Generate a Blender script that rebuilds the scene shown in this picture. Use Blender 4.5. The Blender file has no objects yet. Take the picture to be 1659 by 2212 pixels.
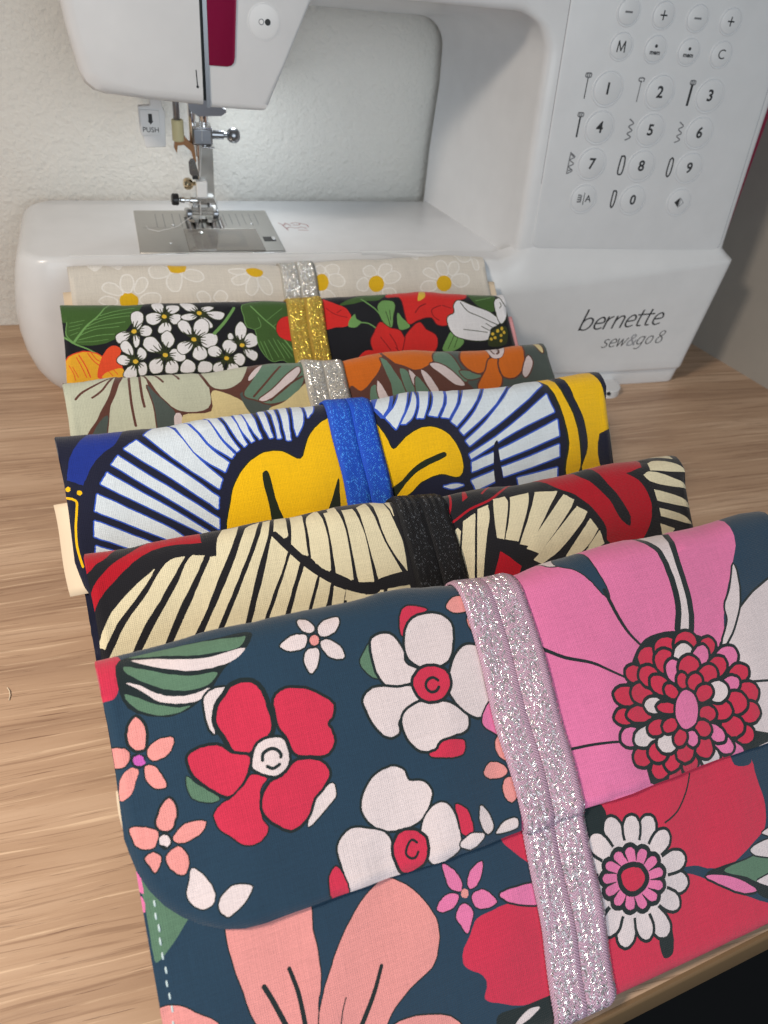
import bpy, bmesh, math, random
import numpy as np
from mathutils import Vector, Matrix, Euler
from mathutils.geometry import delaunay_2d_cdt, tessellate_polygon

# All measures below are in centimetres; K turns them into metres.
K = 0.01
scene = bpy.context.scene
COL = scene.collection

# ---------------------------------------------------------------- camera
CAM_POS = (-6.7480, -45.6539, 28.4891)
CAM_YAW, CAM_PITCH, CAM_ROLL, CAM_F = 0.374539, 0.683202, -0.126520, 1649.766686      # radians, focal length in px of a 1659 x 2212 frame
def camera_axes():
    cy, sy = math.cos(CAM_YAW), math.sin(CAM_YAW)
    fwd = Vector((sy*math.cos(CAM_PITCH), cy*math.cos(CAM_PITCH), -math.sin(CAM_PITCH)))
    right = Vector((cy, -sy, 0)); down = fwd.cross(right)
    c, s = math.cos(CAM_ROLL), math.sin(CAM_ROLL)
    return c*right + s*down, -s*right + c*down, fwd
cd = bpy.data.cameras.new('camera'); co = bpy.data.objects.new('camera', cd); COL.objects.link(co)
_r, _d, _f = camera_axes()
co.matrix_world = Matrix(((_r.x, -_d.x, -_f.x, CAM_POS[0]*K), (_r.y, -_d.y, -_f.y, CAM_POS[1]*K), (_r.z, -_d.z, -_f.z, CAM_POS[2]*K), (0, 0, 0, 1)))
cd.sensor_fit = 'VERTICAL'; cd.sensor_height = 24.0; cd.lens = CAM_F/2212*24.0
cd.clip_start = 0.01; cd.clip_end = 50
cd.dof.use_dof = True; cd.dof.focus_distance = 0.31; cd.dof.aperture_fstop = 12.0
scene.camera = co

# ---------------------------------------------------------------- light of the room
world = bpy.data.worlds.new('World'); scene.world = world; world.use_nodes = True
bg = world.node_tree.nodes['Background']
bg.inputs[0].default_value = (0.80, 0.92, 1.0, 1); bg.inputs[1].default_value = 0.115
def area(name, loc, aim, size, watts, col, sy=None):
    l = bpy.data.lights.new(name, 'AREA'); l.energy = watts; l.color = col; l.size = size*K
    if sy: l.shape = 'RECTANGLE'; l.size_y = sy*K
    o = bpy.data.objects.new(name, l); COL.objects.link(o)
    o.location = Vector(loc)*K
    o.rotation_euler = (Vector(aim) - Vector(loc)).to_track_quat('-Z', 'Y').to_euler()
    return o
lamp = area('desk_lamp', (-50, -42, 67), (-10, -28, 2), 12, 1.62, (1.0, 0.86, 0.71)); lamp.data.spread = math.radians(92)
area('window_light', (2, -115, 38), (6, -4, 13), 75, 5.6, (0.86, 0.95, 1.0))
area('under_head_fill', (0.8, 8.6, 17.82), (1.6, 9.2, 9.75), 0.9, 0.042, (0.88, 0.96, 1.0))  # cool fill added under the head to brighten the wall behind the needle
scene.view_settings.view_transform = 'Standard'; scene.view_settings.look = 'None'
scene.view_settings.gamma = 1.0; scene.view_settings.exposure = 0.0; scene.view_settings.use_curve_mapping = False
scene.cycles.max_bounces = 8; scene.cycles.use_denoising = True

# ---------------------------------------------------------------- materials
def lin(c):
    return tuple((x/255/12.92 if x/255 <= 0.04045 else ((x/255+0.055)/1.055)**2.4) for x in c)
class N:
    """a small node-tree writer"""
    def __init__(s, name):
        s.m = bpy.data.materials.new(name); s.m.use_nodes = True; s.t = s.m.node_tree
        s.b = s.t.nodes['Principled BSDF']
    def n(s, kind, **kw):
        x = s.t.nodes.new(kind)
        for k, v in kw.items():
            if k.startswith('i_'): x.inputs[k[2:].replace('_', ' ')].default_value = v
            else: setattr(x, k, v)
        return x
    def l(s, a, b): s.t.links.new(a, b)
    def coord(s, out='Object'): return s.n('ShaderNodeTexCoord').outputs[out]
    def mapping(s, src, scale=(1, 1, 1), rot=(0, 0, 0), loc=(0, 0, 0)):
        m = s.n('ShaderNodeMapping'); m.inputs['Scale'].default_value = scale; m.inputs['Rotation'].default_value = rot; m.inputs['Location'].default_value = loc
        s.l(src, m.inputs['Vector']); return m.outputs[0]
    def noise(s, vec, scale, detail=3.0, rough=0.55):
        x = s.n('ShaderNodeTexNoise'); x.inputs['Scale'].default_value = scale; x.inputs['Detail'].default_value = detail; x.inputs['Roughness'].default_value = rough
        s.l(vec, x.inputs['Vector']); return x.outputs['Fac']
    def ramp(s, fac, stops):
        r = s.n('ShaderNodeValToRGB'); e = r.color_ramp.elements
        while len(e) < len(stops): e.new(0.5)
        for k, (p, c) in enumerate(stops):
            e[k].position = p; e[k].color = (c if len(c) == 4 else tuple(c)+(1,))
        s.l(fac, r.inputs[0]); return r.outputs[0]
    def math(s, op, a, b=None, c=None):
        x = s.n('ShaderNodeMath', operation=op)
        for k, v in enumerate((a, b, c)):
            if v is None: continue
            if isinstance(v, (int, float)): x.inputs[k].default_value = v
            else: s.l(v, x.inputs[k])
        return x.outputs[0]
    def mix(s, fac, a, b, mode='MIX'):
        x = s.n('ShaderNodeMix', data_type='RGBA', blend_type=mode)
        for inp, v in ((x.inputs[0], fac), (x.inputs[6], a), (x.inputs[7], b)):
            if isinstance(v, (int, float)): inp.default_value = v
            elif isinstance(v, tuple): inp.default_value = v if len(v) == 4 else v+(1,)
            else: s.l(v, inp)
        return x.outputs[2]
    def bump(s, h, strength, dist):
        b = s.n('ShaderNodeBump'); b.inputs['Strength'].default_value = strength; b.inputs['Distance'].default_value = dist
        s.l(h, b.inputs['Height']); s.l(b.outputs[0], s.b.inputs['Normal']); return b
    def set(s, **kw):
        for k, v in kw.items(): s.b.inputs[k.replace('_', ' ')].default_value = v
        return s
def plain(name, rgb, rough=0.5, metal=0.0, **kw):
    m = N(name); m.set(Roughness=rough, Metallic=metal, **kw)
    v = m.noise(m.coord(), 60.0, 2.0)
    c = m.mix(v, tuple(x*0.94 for x in rgb), tuple(min(1, x*1.05) for x in rgb)); m.l(c, m.b.inputs['Base Color'])
    return m.m

def mat_wall():
    m = N('wallpaper'); c = m.coord()
    a = m.noise(c, 420.0, 3.0, 0.6); b = m.noise(c, 150.0, 3.0, 0.6); d = m.noise(c, 9.0, 2.0)
    h = m.math('ADD', m.math('MULTIPLY', a, 0.6), b)
    col = m.ramp(d, [(0.3, (0.70, 0.68, 0.64)), (0.7, (0.755, 0.735, 0.70))])
    m.l(col, m.b.inputs['Base Color']); m.bump(h, 0.9, 0.0016); m.set(Roughness=0.9); return m.m
def mat_wood():
    m = N('oak_laminate'); c = m.coord()
    warp = m.noise(m.mapping(c, (3, 9, 3)), 2.2, 2.0)
    w = m.n('ShaderNodeVectorMath', operation='ADD'); m.l(c, w.inputs[0])
    wv = m.n('ShaderNodeCombineXYZ'); m.l(m.math('MULTIPLY', m.math('SUBTRACT', warp, 0.5), 0.012), wv.inputs[1]); m.l(wv.outputs[0], w.inputs[1])
    rz = (0, 0, math.radians(-3))
    broad = m.noise(m.mapping(w.outputs[0], (2.2, 26, 4), rz, (1.3, .2, 0)), 1.6, 4.0, 0.55)
    g1 = m.noise(m.mapping(w.outputs[0], (4.2, 210, 10), rz), 2.4, 6.0, 0.66)
    g2 = m.noise(m.mapping(w.outputs[0], (16, 520, 20), rz), 2.0, 3.0, 0.6)
    base = m.ramp(broad, [(0.30, lin((162, 131, 108))), (0.5, lin((186, 154, 128))), (0.72, lin((210, 180, 154)))])
    c1 = m.mix(m.ramp(g1, [(0.38, (1, 1, 1)), (0.46, (0, 0, 0))]), base, m.mix(0.45, base, lin((116, 82, 60))))
    c2 = m.mix(m.ramp(g1, [(0.57, (0, 0, 0)), (0.66, (1, 1, 1))]), c1, m.mix(0.65, c1, lin((236, 208, 178))))
    pores = m.ramp(g2, [(0.32, (1, 1, 1)), (0.37, (0, 0, 0))])
    c3 = m.mix(m.math('MULTIPLY', pores, 0.6), c2, lin((98, 64, 44)))
    m.l(c3, m.b.inputs['Base Color'])
    m.l(m.ramp(g1, [(0.3, (0.50,)*3), (0.7, (0.36,)*3)]), m.b.inputs['Roughness'])
    m.bump(m.math('ADD', m.math('MULTIPLY', g1, 0.6), m.math('MULTIPLY', pores, -0.5)), 0.25, 0.0009)
    return m.m
def mat_fabric(name, weave=1.0):
    """printed cotton: the print is the 'print' colour attribute, weave and slub come from the UVs (cm)"""
    m = N(name); uv = m.coord('UV')
    at = m.n('ShaderNodeAttribute', attribute_name='print')
    def wave(direction):
        w = m.n('ShaderNodeTexWave', wave_type='BANDS', bands_direction=direction, wave_profile='SIN')
        w.inputs['Scale'].default_value = 4.7; w.inputs['Distortion'].default_value = 1.1; w.inputs['Detail'].default_value = 2; w.inputs['Detail Scale'].default_value = 3
        m.l(uv, w.inputs['Vector']); return w.outputs['Fac']
    h = m.math('MULTIPLY', wave('X'), wave('Y'))
    slub = m.noise(m.mapping(uv, (0.5, 9, 1)), 1.6, 3.0); slub2 = m.noise(m.mapping(uv, (9, 0.5, 1)), 1.6, 3.0)
    mott = m.noise(uv, 14.0, 4.0, 0.7)
    k = m.math('ADD', m.math('MULTIPLY', m.math('ADD', slub, slub2), 0.22), m.math('ADD', m.math('MULTIPLY', mott, 0.34), 0.53))
    vm = m.n('ShaderNodeVectorMath', operation='SCALE'); m.l(at.outputs['Color'], vm.inputs[0]); m.l(k, vm.inputs['Scale'])
    m.l(vm.outputs[0], m.b.inputs['Base Color'])
    hh = m.math('ADD', h, m.math('MULTIPLY', m.math('ADD', slub, slub2), 0.8))
    m.bump(hh, 0.45*weave, 0.0003)
    m.set(Roughness=0.86, Sheen_Weight=0.25, Sheen_Roughness=0.5); m.b.inputs['Specular IOR Level'].default_value = 0.25
    return m.m
def mat_band(name, cloth, share, cell, metal_col, rough=0.26, tilt=0.62, ribs=1.0, metal=0.62):
    """elastic: a ribbed herringbone ground with lurex, little facets each tilted its own way, lying along the ribs"""
    m = N(name); uv = m.coord('UV')
    x = m.n('ShaderNodeSeparateXYZ'); m.l(uv, x.inputs[0])
    zig = m.math('PINGPONG', x.outputs[0], 0.14)                              # herringbone: the rib turns every 1.4 mm
    yy = m.math('ADD', x.outputs[1], m.math('MULTIPLY', zig, 0.9))
    cv = m.n('ShaderNodeCombineXYZ'); m.l(x.outputs[0], cv.inputs[0]); m.l(yy, cv.inputs[1])
    rib = m.n('ShaderNodeTexWave', wave_type='BANDS', bands_direction='Y'); rib.inputs['Scale'].default_value = 3.4; rib.inputs['Distortion'].default_value = 0.6
    m.l(cv.outputs[0], rib.inputs['Vector'])
    vs = m.mapping(cv.outputs[0], (cell, cell*0.8, 1), (0, 0, 0.35))
    vo = m.n('ShaderNodeTexVoronoi', feature='F1'); vo.inputs['Scale'].default_value = 1.0; m.l(vs, vo.inputs['Vector'])
    sep = m.n('ShaderNodeSeparateColor'); m.l(vo.outputs['Color'], sep.inputs[0])
    patchy = m.noise(m.mapping(uv, (3.0, 1.1, 1)), 1.4, 3.0)
    lim = m.math('MULTIPLY', m.math('MULTIPLY_ADD', patchy, 1.3, 0.35), share)
    edge = m.math('LESS_THAN', m.math('ABSOLUTE', m.math('SUBTRACT', m.math('FRACT', m.math('MULTIPLY', x.outputs[0], 0.93)), 0.5)), 0.40)
    mask = m.math('MULTIPLY', m.math('LESS_THAN', sep.outputs[0], lim), edge)
    ground = m.mix(rib.outputs['Fac'], tuple(c*(1-0.28*ribs) for c in cloth), tuple(min(1, c*1.08) for c in cloth))
    col = m.mix(mask, ground, metal_col); m.l(col, m.b.inputs['Base Color'])
    m.l(m.math('MULTIPLY', mask, metal), m.b.inputs['Metallic'])
    m.l(m.math('MULTIPLY_ADD', mask, rough-0.62, 0.62), m.b.inputs['Roughness'])
    s1 = m.n('ShaderNodeVectorMath', operation='SUBTRACT'); m.l(vo.outputs['Color'], s1.inputs[0]); s1.inputs[1].default_value = (0.5, 0.5, 0.5)
    s2 = m.n('ShaderNodeVectorMath', operation='SCALE'); m.l(s1.outputs[0], s2.inputs[0]); m.l(m.math('MULTIPLY', mask, tilt), s2.inputs['Scale'])
    b = m.n('ShaderNodeBump'); b.inputs['Strength'].default_value = 0.8*ribs; b.inputs['Distance'].default_value = 0.0004; m.l(rib.outputs['Fac'], b.inputs['Height'])
    s3 = m.n('ShaderNodeVectorMath', operation='ADD'); m.l(b.outputs[0], s3.inputs[0]); m.l(s2.outputs[0], s3.inputs[1])
    s4 = m.n('ShaderNodeVectorMath', operation='NORMALIZE'); m.l(s3.outputs[0], s4.inputs[0]); m.l(s4.outputs[0], m.b.inputs['Normal'])
    return m.m
def mat_brushed(name, rgb, rough):
    m = N(name); c = m.coord()
    g = m.noise(m.mapping(c, (20, 900, 20)), 3.0, 2.0)
    m.l(m.mix(g, tuple(x*0.85 for x in rgb), rgb), m.b.inputs['Base Color']); m.set(Metallic=1.0)
    m.l(m.ramp(g, [(0.3, (rough*0.8,)*3), (0.7, (rough*1.2,)*3)]), m.b.inputs['Roughness']); return m.m
M = {}
M['wall'] = mat_wall(); M['side'] = plain('shade_taupe', (0.36, 0.335, 0.305), 0.8); M['wood'] = mat_wood(); M['fabric'] = mat_fabric('printed_cotton'); M['fabric_fine'] = mat_fabric('printed_fine_cotton', 0.6)  # side wall: shade put into its taupe colour
M['plastic'] = plain('white_plastic', (0.72, 0.73, 0.755), 0.27); M['plastic2'] = plain('panel_plastic', (0.70, 0.715, 0.745), 0.34)
M['key'] = plain('key_plastic', (0.80, 0.805, 0.82), 0.28)
M['magenta'] = plain('magenta_plastic', lin((134, 16, 62)), 0.28); M['black'] = plain('black_plastic', (0.012, 0.012, 0.014), 0.35)
M['ink'] = plain('dark_ink', (0.02, 0.022, 0.026), 0.6); M['ink_grey'] = plain('grey_ink', (0.30, 0.31, 0.34), 0.6); M['ink_red'] = plain('red_ink', lin((150, 92, 96)), 0.6)
M['ink_soft'] = plain('soft_ink', (0.17, 0.175, 0.19), 0.6)
M['chrome'] = plain('chrome', (0.90, 0.90, 0.91), 0.16, 1.0); M['steel'] = mat_brushed('brushed_steel', (0.60, 0.585, 0.56), 0.34); M['gunmetal'] = plain('gunmetal', (0.33, 0.34, 0.37), 0.30, 1.0)
M['brass'] = plain('brass', (0.78, 0.62, 0.40), 0.18, 1.0); M['cream_plastic'] = plain('cream_plastic', lin((214, 204, 160)), 0.4); M['amber'] = plain('amber_plastic', lin((168, 122, 84)), 0.25)
M['clear'] = plain('clear_plastic', (0.62, 0.60, 0.57), 0.06, 0.0, Transmission_Weight=0.75, IOR=1.3)
M['floor'] = plain('dark_floor', (0.008, 0.0075, 0.009), 0.8); M['edge'] = plain('edge_band', lin((120, 94, 66)), 0.5)
M['lining_cream'] = plain('cream_lining', lin((226, 208, 184)), 0.9); M['lining_pink'] = plain('pink_lining', lin((226, 160, 165)), 0.9); M['lining_green'] = plain('grey_lining', lin((196, 196, 190)), 0.9)
M['thread'] = plain('pale_thread', lin((190, 208, 214)), 0.7); M['thread_clear'] = plain('fine_thread', (0.78, 0.78, 0.80), 0.3)
M['band_silver'] = mat_band('silver_lurex', lin((206, 202, 194)), 0.50, 16, (0.95, 0.95, 0.94), 0.2, 0.8, 1.0, 0.8)
M['band_gold'] = mat_band('gold_lurex', lin((196, 158, 60)), 0.55, 15, (1.0, 0.76, 0.14), 0.2, 0.8, 1.0, 0.8)
M['band_blue'] = mat_band('blue_satin', lin((20, 84, 216)), 0.14, 26, (0.08, 0.36, 1.0), 0.4, 0.35, 0.8, 0.4)
M['band_black'] = mat_band('black_satin', lin((20, 20, 25)), 0.07, 28, (0.12, 0.13, 0.15), 0.4, 0.4, 1.2, 0.4)  # right wall coloured darker in place of shade the lamps don't give
M['band_pink'] = mat_band('pink_lurex', lin((216, 176, 200)), 0.48, 19, (0.98, 0.90, 0.95), 0.2, 0.8, 1.0, 0.8)

# ---------------------------------------------------------------- object helpers
def prop(o, label=None, cat=None, kind=None, group=None):
    for k, v in (('label', label), ('category', cat), ('kind', kind), ('group', group)):
        if v: o[k] = v
    return o
def empty(name, loc, label, cat, group=None):
    o = bpy.data.objects.new(name, None); COL.objects.link(o); o.location = Vector(loc)*K; o.empty_display_size = 0.02
    return prop(o, label, cat, group=group)
def origin(parent):
    v = Vector((0, 0, 0)); p = parent
    while p is not None: v = v + p.location; p = p.parent
    return v
def link_mesh(name, me, mat, parent=None, smooth=True):
    o = bpy.data.objects.new(name, me); COL.objects.link(o)
    for x in (mat if isinstance(mat, (list, tuple)) else [mat]): me.materials.append(x if not isinstance(x, str) else M[x])
    if parent is not None:
        o.parent = parent
    if smooth:
        for p in me.polygons: p.use_smooth = True
    return o
def mesh(name, verts, faces, mat, parent=None, smooth=True, sharp=35):
    """verts in world cm"""
    off = origin(parent) if parent is not None else Vector((0, 0, 0))
    me = bpy.data.meshes.new(name)
    me.from_pydata([(v[0]*K-off.x, v[1]*K-off.y, v[2]*K-off.z) for v in verts], [], faces)
    bm = bmesh.new(); bm.from_mesh(me); bmesh.ops.recalc_face_normals(bm, faces=bm.faces); bm.to_mesh(me); bm.free()
    o = link_mesh(name, me, mat, parent, smooth)
    if smooth and sharp: me.set_sharp_from_angle(angle=math.radians(sharp))
    return o
def bevel(o, w, seg=3, ang=35):
    b = o.modifiers.new('bevel', 'BEVEL'); b.width = w*K; b.segments = seg; b.limit_method = 'ANGLE'; b.angle_limit = math.radians(ang); b.harden_normals = False
    return o
def box(name, x0, x1, y0, y1, z0, z1, mat, parent, bev=0.0, seg=2):
    v = [(x, y, z) for x in (x0, x1) for y in (y0, y1) for z in (z0, z1)]
    f = [(0, 1, 3, 2), (4, 6, 7, 5), (0, 4, 5, 1), (2, 3, 7, 6), (0, 2, 6, 4), (1, 5, 7, 3)]
    o = mesh(name, v, f, mat, parent)
    if bev: bevel(o, bev, seg)
    return o
def lathe(name, base, axis, prof, mat, parent, n=20):
    """prof: (distance along axis, radius) pairs"""
    ax = Vector(axis).normalized(); t = Vector((0, 0, 1)) if abs(ax.z) < 0.9 else Vector((1, 0, 0))
    e1 = ax.cross(t).normalized(); e2 = ax.cross(e1); b = Vector(base); v = []; f = []
    for d, r in prof:
        for k in range(n):
            a = 2*math.pi*k/n; v.append(b + ax*d + (e1*math.cos(a) + e2*math.sin(a))*r)
    for i in range(len(prof)-1):
        for k in range(n): f.append((i*n+k, i*n+(k+1) % n, (i+1)*n+(k+1) % n, (i+1)*n+k))
    f.append(tuple(range(n))); f.append(tuple((len(prof)-1)*n+k for k in range(n)))
    return mesh(name, v, f, mat, parent)
def loft(name, rings, mat, parent, cap=True, sharp=35):
    v = [p for r in rings for p in r]; n = len(rings[0]); f = []
    for i in range(len(rings)-1):
        for k in range(n): f.append((i*n+k, i*n+(k+1) % n, (i+1)*n+(k+1) % n, (i+1)*n+k))
    if cap: f.append(tuple(range(n))); f.append(tuple((len(rings)-1)*n+k for k in range(n)))
    return mesh(name, v, f, mat, parent, sharp=sharp)
def tube(name, pts, r, mat, parent, n=8):
    pts = [Vector(p) for p in pts]; rings = []
    for i, p in enumerate(pts):
        t = (pts[min(i+1, len(pts)-1)] - pts[max(i-1, 0)]).normalized(); a = Vector((0, 0, 1)) if abs(t.z) < 0.9 else Vector((1, 0, 0))
        e1 = t.cross(a).normalized(); e2 = t.cross(e1); rr = r[i] if isinstance(r, (list, tuple)) else r
        rings.append([p + (e1*math.cos(2*math.pi*k/n) + e2*math.sin(2*math.pi*k/n))*rr for k in range(n)])
    return loft(name, rings, mat, parent)
def catmull(p, n=5, closed=True):
    p = np.asarray(p, float); m = len(p); out = []
    if m < 3: return p
    for i in range(m if closed else m-1):
        if closed: a, b, c, d = p[(i-1) % m], p[i], p[(i+1) % m], p[(i+2) % m]
        else: a, b, c, d = p[max(i-1, 0)], p[i], p[i+1], p[min(i+2, m-1)]
        # centripetal form keeps tight corners from looping
        t0 = 0.0; t1 = t0 + max(np.linalg.norm(b-a), 1e-4)**0.5; t2 = t1 + max(np.linalg.norm(c-b), 1e-4)**0.5; t3 = t2 + max(np.linalg.norm(d-c), 1e-4)**0.5
        for k in range(n):
            t = t1 + (t2-t1)*k/n
            A1 = (t1-t)/(t1-t0)*a + (t-t0)/(t1-t0)*b; A2 = (t2-t)/(t2-t1)*b + (t-t1)/(t2-t1)*c; A3 = (t3-t)/(t3-t2)*c + (t-t2)/(t3-t2)*d
            B1 = (t2-t)/(t2-t0)*A1 + (t-t0)/(t2-t0)*A2; B2 = (t3-t)/(t3-t1)*A2 + (t-t1)/(t3-t1)*A3
            out.append((t2-t)/(t2-t1)*B1 + (t-t1)/(t2-t1)*B2)
    if not closed: out.append(p[-1])
    return np.array(out)
def stroke_poly(p, w0, w1, caps=True):
    """outline of a brush line that goes from width w0 to w1"""
    p = np.asarray(p, float); n = len(p)
    t = np.gradient(p, axis=0); t /= np.linalg.norm(t, axis=1)[:, None] + 1e-9
    nn = np.stack([-t[:, 1], t[:, 0]], 1); w = np.linspace(w0, w1, n)[:, None]/2
    L, Rr = p + nn*w, p - nn*w
    if caps:
        e = [p[-1] + t[-1]*w[-1]*0.7]; s = [p[0] - t[0]*w[0]*0.7]
        return np.vstack([L, e, Rr[::-1], s])
    return np.vstack([L, Rr[::-1]])
def ribbon(name, strokes, place, mat, parent, width):
    """flat lettering: strokes of 2-D points, place(x, y) -> world cm"""
    v = []; f = []
    for s in strokes:
        p = catmull(s, 6, False) if len(s) > 2 else np.asarray(s, float)
        t = np.gradient(p, axis=0); t /= np.linalg.norm(t, axis=1)[:, None] + 1e-9
        nn = np.stack([-t[:, 1], t[:, 0]], 1)*width/2
        p = p.copy(); p[0] -= t[0]*width*0.35; p[-1] += t[-1]*width*0.35
        k = len(v)
        for a, b in zip(p+nn, p-nn): v.append(place(*a)); v.append(place(*b))
        for i in range(len(p)-1): f.append((k+2*i, k+2*i+1, k+2*i+3, k+2*i+2))
    return mesh(name, v, f, mat, parent, smooth=False)

# ---------------------------------------------------------------- pouch surfaces (cm)
VF, RC = 7.55, 3.3            # flap length from the fold and the radius of its lower corners
def edge_dist(u, v, W):
    """distance of a point of the flap from its sewn edge"""
    d = np.minimum(VF - v, np.minimum(u, W - u)); m = np.minimum(u, W - u)
    corner = (m < RC) & (v > VF - RC)
    return np.where(corner, RC - np.hypot(m - RC, v - (VF - RC)), d)
class Pouch:
    def __init__(s, name, A, yaw, z_lean, W, L, r, seed, taper):
        # A: left end of the top fold, yaw in degrees, z_lean: lean angle above the table, W width, L body length, r fold radius
        s.name, s.W, s.L, s.r, s.seed, s.taper = name, W, L, r, seed, taper
        s.A = np.array(A, float); y = math.radians(yaw); p = math.radians(z_lean)
        s.ex = np.array([math.cos(y), math.sin(y), 0.0])
        back = np.array([-math.sin(y), math.cos(y), 0.0])
        s.ea = math.sin(p)*np.array([0, 0, 1.0]) + math.cos(p)*back
        s.en = math.cos(p)*np.array([0, 0, 1.0]) - math.sin(p)*back
        s.C0 = s.A - r*(0.82*s.ea + 0.57*s.en)
    def wob(s, u, v):
        k = s.seed*1.7
        return (0.075*np.sin(0.55*u + 0.35*v + k) + 0.05*np.sin(0.9*u - 0.6*v + 2.1*k) + 0.038*np.sin(2.0*u + 0.9*v + 3.3*k)
                + 0.016*np.sin(3.1*u - 1.7*v + 1.3*k) + 0.010*np.sin(5.3*u + 2.4*v + 0.7*k) + 0.022*np.sin(5.0*(u - 13) + 1.6*v + k)*np.exp(-((u - 13)/4.5)**2)
                - 0.22*np.exp(-((u - 13.0)/1.7)**2) + 0.08*np.exp(-((u - 9.8)/1.2)**2) + 0.08*np.exp(-((u - 16.2)/1.2)**2)
                + 0.03*np.sin(4.3*u + 1.3*np.sin(u + k))*np.exp(-np.abs(7.5 - v)/0.8))
    def P(s, u, v, off=0.0, panel=False):
        # u from the left edge 0..W, v along the cloth: 0 where the fold runs into the front, negative over the fold and down the back
        u = np.asarray(u, float); v = np.asarray(v, float); r = s.r
        drop = 0.0
        th = np.clip(-v/r, 0, math.pi)
        n = r*np.cos(th); a = r*np.sin(th) - np.clip(v, 0, None)
        a = a - np.clip(-v - math.pi*r, 0, None)
        x = (u/s.W - 0.5)
        puff = 0.45*np.clip(1 - (2*x)**4, 0, 1)*np.sin(np.clip(v/s.L, 0, 1)*math.pi)**1.0
        lv = np.clip(v, 0, None)
        if panel:
            rb = 0.55
            vb = s.L - rb
            over = np.clip(v - vb, 0, None); ph = np.clip(over/rb, 0, math.pi)
            n0 = r - 0.16 - 0.25*np.clip((v-3)/ (s.L-3), 0, 1)
            n = n0 - rb*(1-np.cos(ph)); a = -np.clip(v, None, vb) - rb*np.sin(ph)
            fade = np.clip((s.L - v)/3, 0, 1)
            n = n + (puff + s.wob(u, v)*0.8)*fade + off*np.cos(ph); a = a - off*np.sin(ph)
        else:
            edge = np.clip(lv/9.0, 0, 1)
            w = s.wob(u, v)*(0.55 + 0.45*edge) + puff + 0.03*edge
            ed = np.clip(edge_dist(u, v, s.W), 0, None)
            d = w + off - 0.11*np.exp(-(ed/0.10)**1.5)*(lv > 0.3) + 0.030*np.exp(-((ed - 0.30)/0.11)**2)*(lv > 0.3)   # turned edge and the seam allowance under it
            n = n + d*np.cos(th); a = a + d*np.sin(th)
            sag = 0.10*np.sin(0.33*u + s.seed) + 0.05*np.sin(0.8*u + 2*s.seed) - 0.06*np.exp(-((u - 13.0)/1.6)**2)
            a = a + sag*np.clip(1 - lv/6, 0, 1)
        u = u*(1 - s.taper*np.clip(v, 0, 6)/s.W)                        # some pouches draw in a little towards the bottom
        return s.C0 + u[..., None]*s.ex + a[..., None]*s.ea + n[..., None]*s.en
POUCHES = {
 'p1': Pouch('p1', (-10.03, -0.25, 9.90), 1.4, 38.5, 26.0, 13.8, 0.82, 1, 0.0),
 'p2': Pouch('p2', (-10.42, -4.10, 9.40), -0.1, 36.5, 26.0, 13.8, 0.84, 2, 0.0),
 'p3': Pouch('p3', (-10.30, -11.30, 8.90), 2.8, 34.5, 26.0, 13.8, 0.84, 3, 0.0),
 'p4': Pouch('p4', (-10.20, -18.50, 10.55), 4.6, 41.0, 25.6, 14.0, 0.92, 4, 0.17),
 'p5': Pouch('p5', (-9.30, -24.45, 9.60), 4.2, 37.5, 25.6, 13.8, 0.90, 5, 0.15),
 'p6': Pouch('p6', (-8.98, -29.55, 9.75), 4.95, 37.5, 26.6, 13.8, 0.95, 6, 0.0),
}

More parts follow.
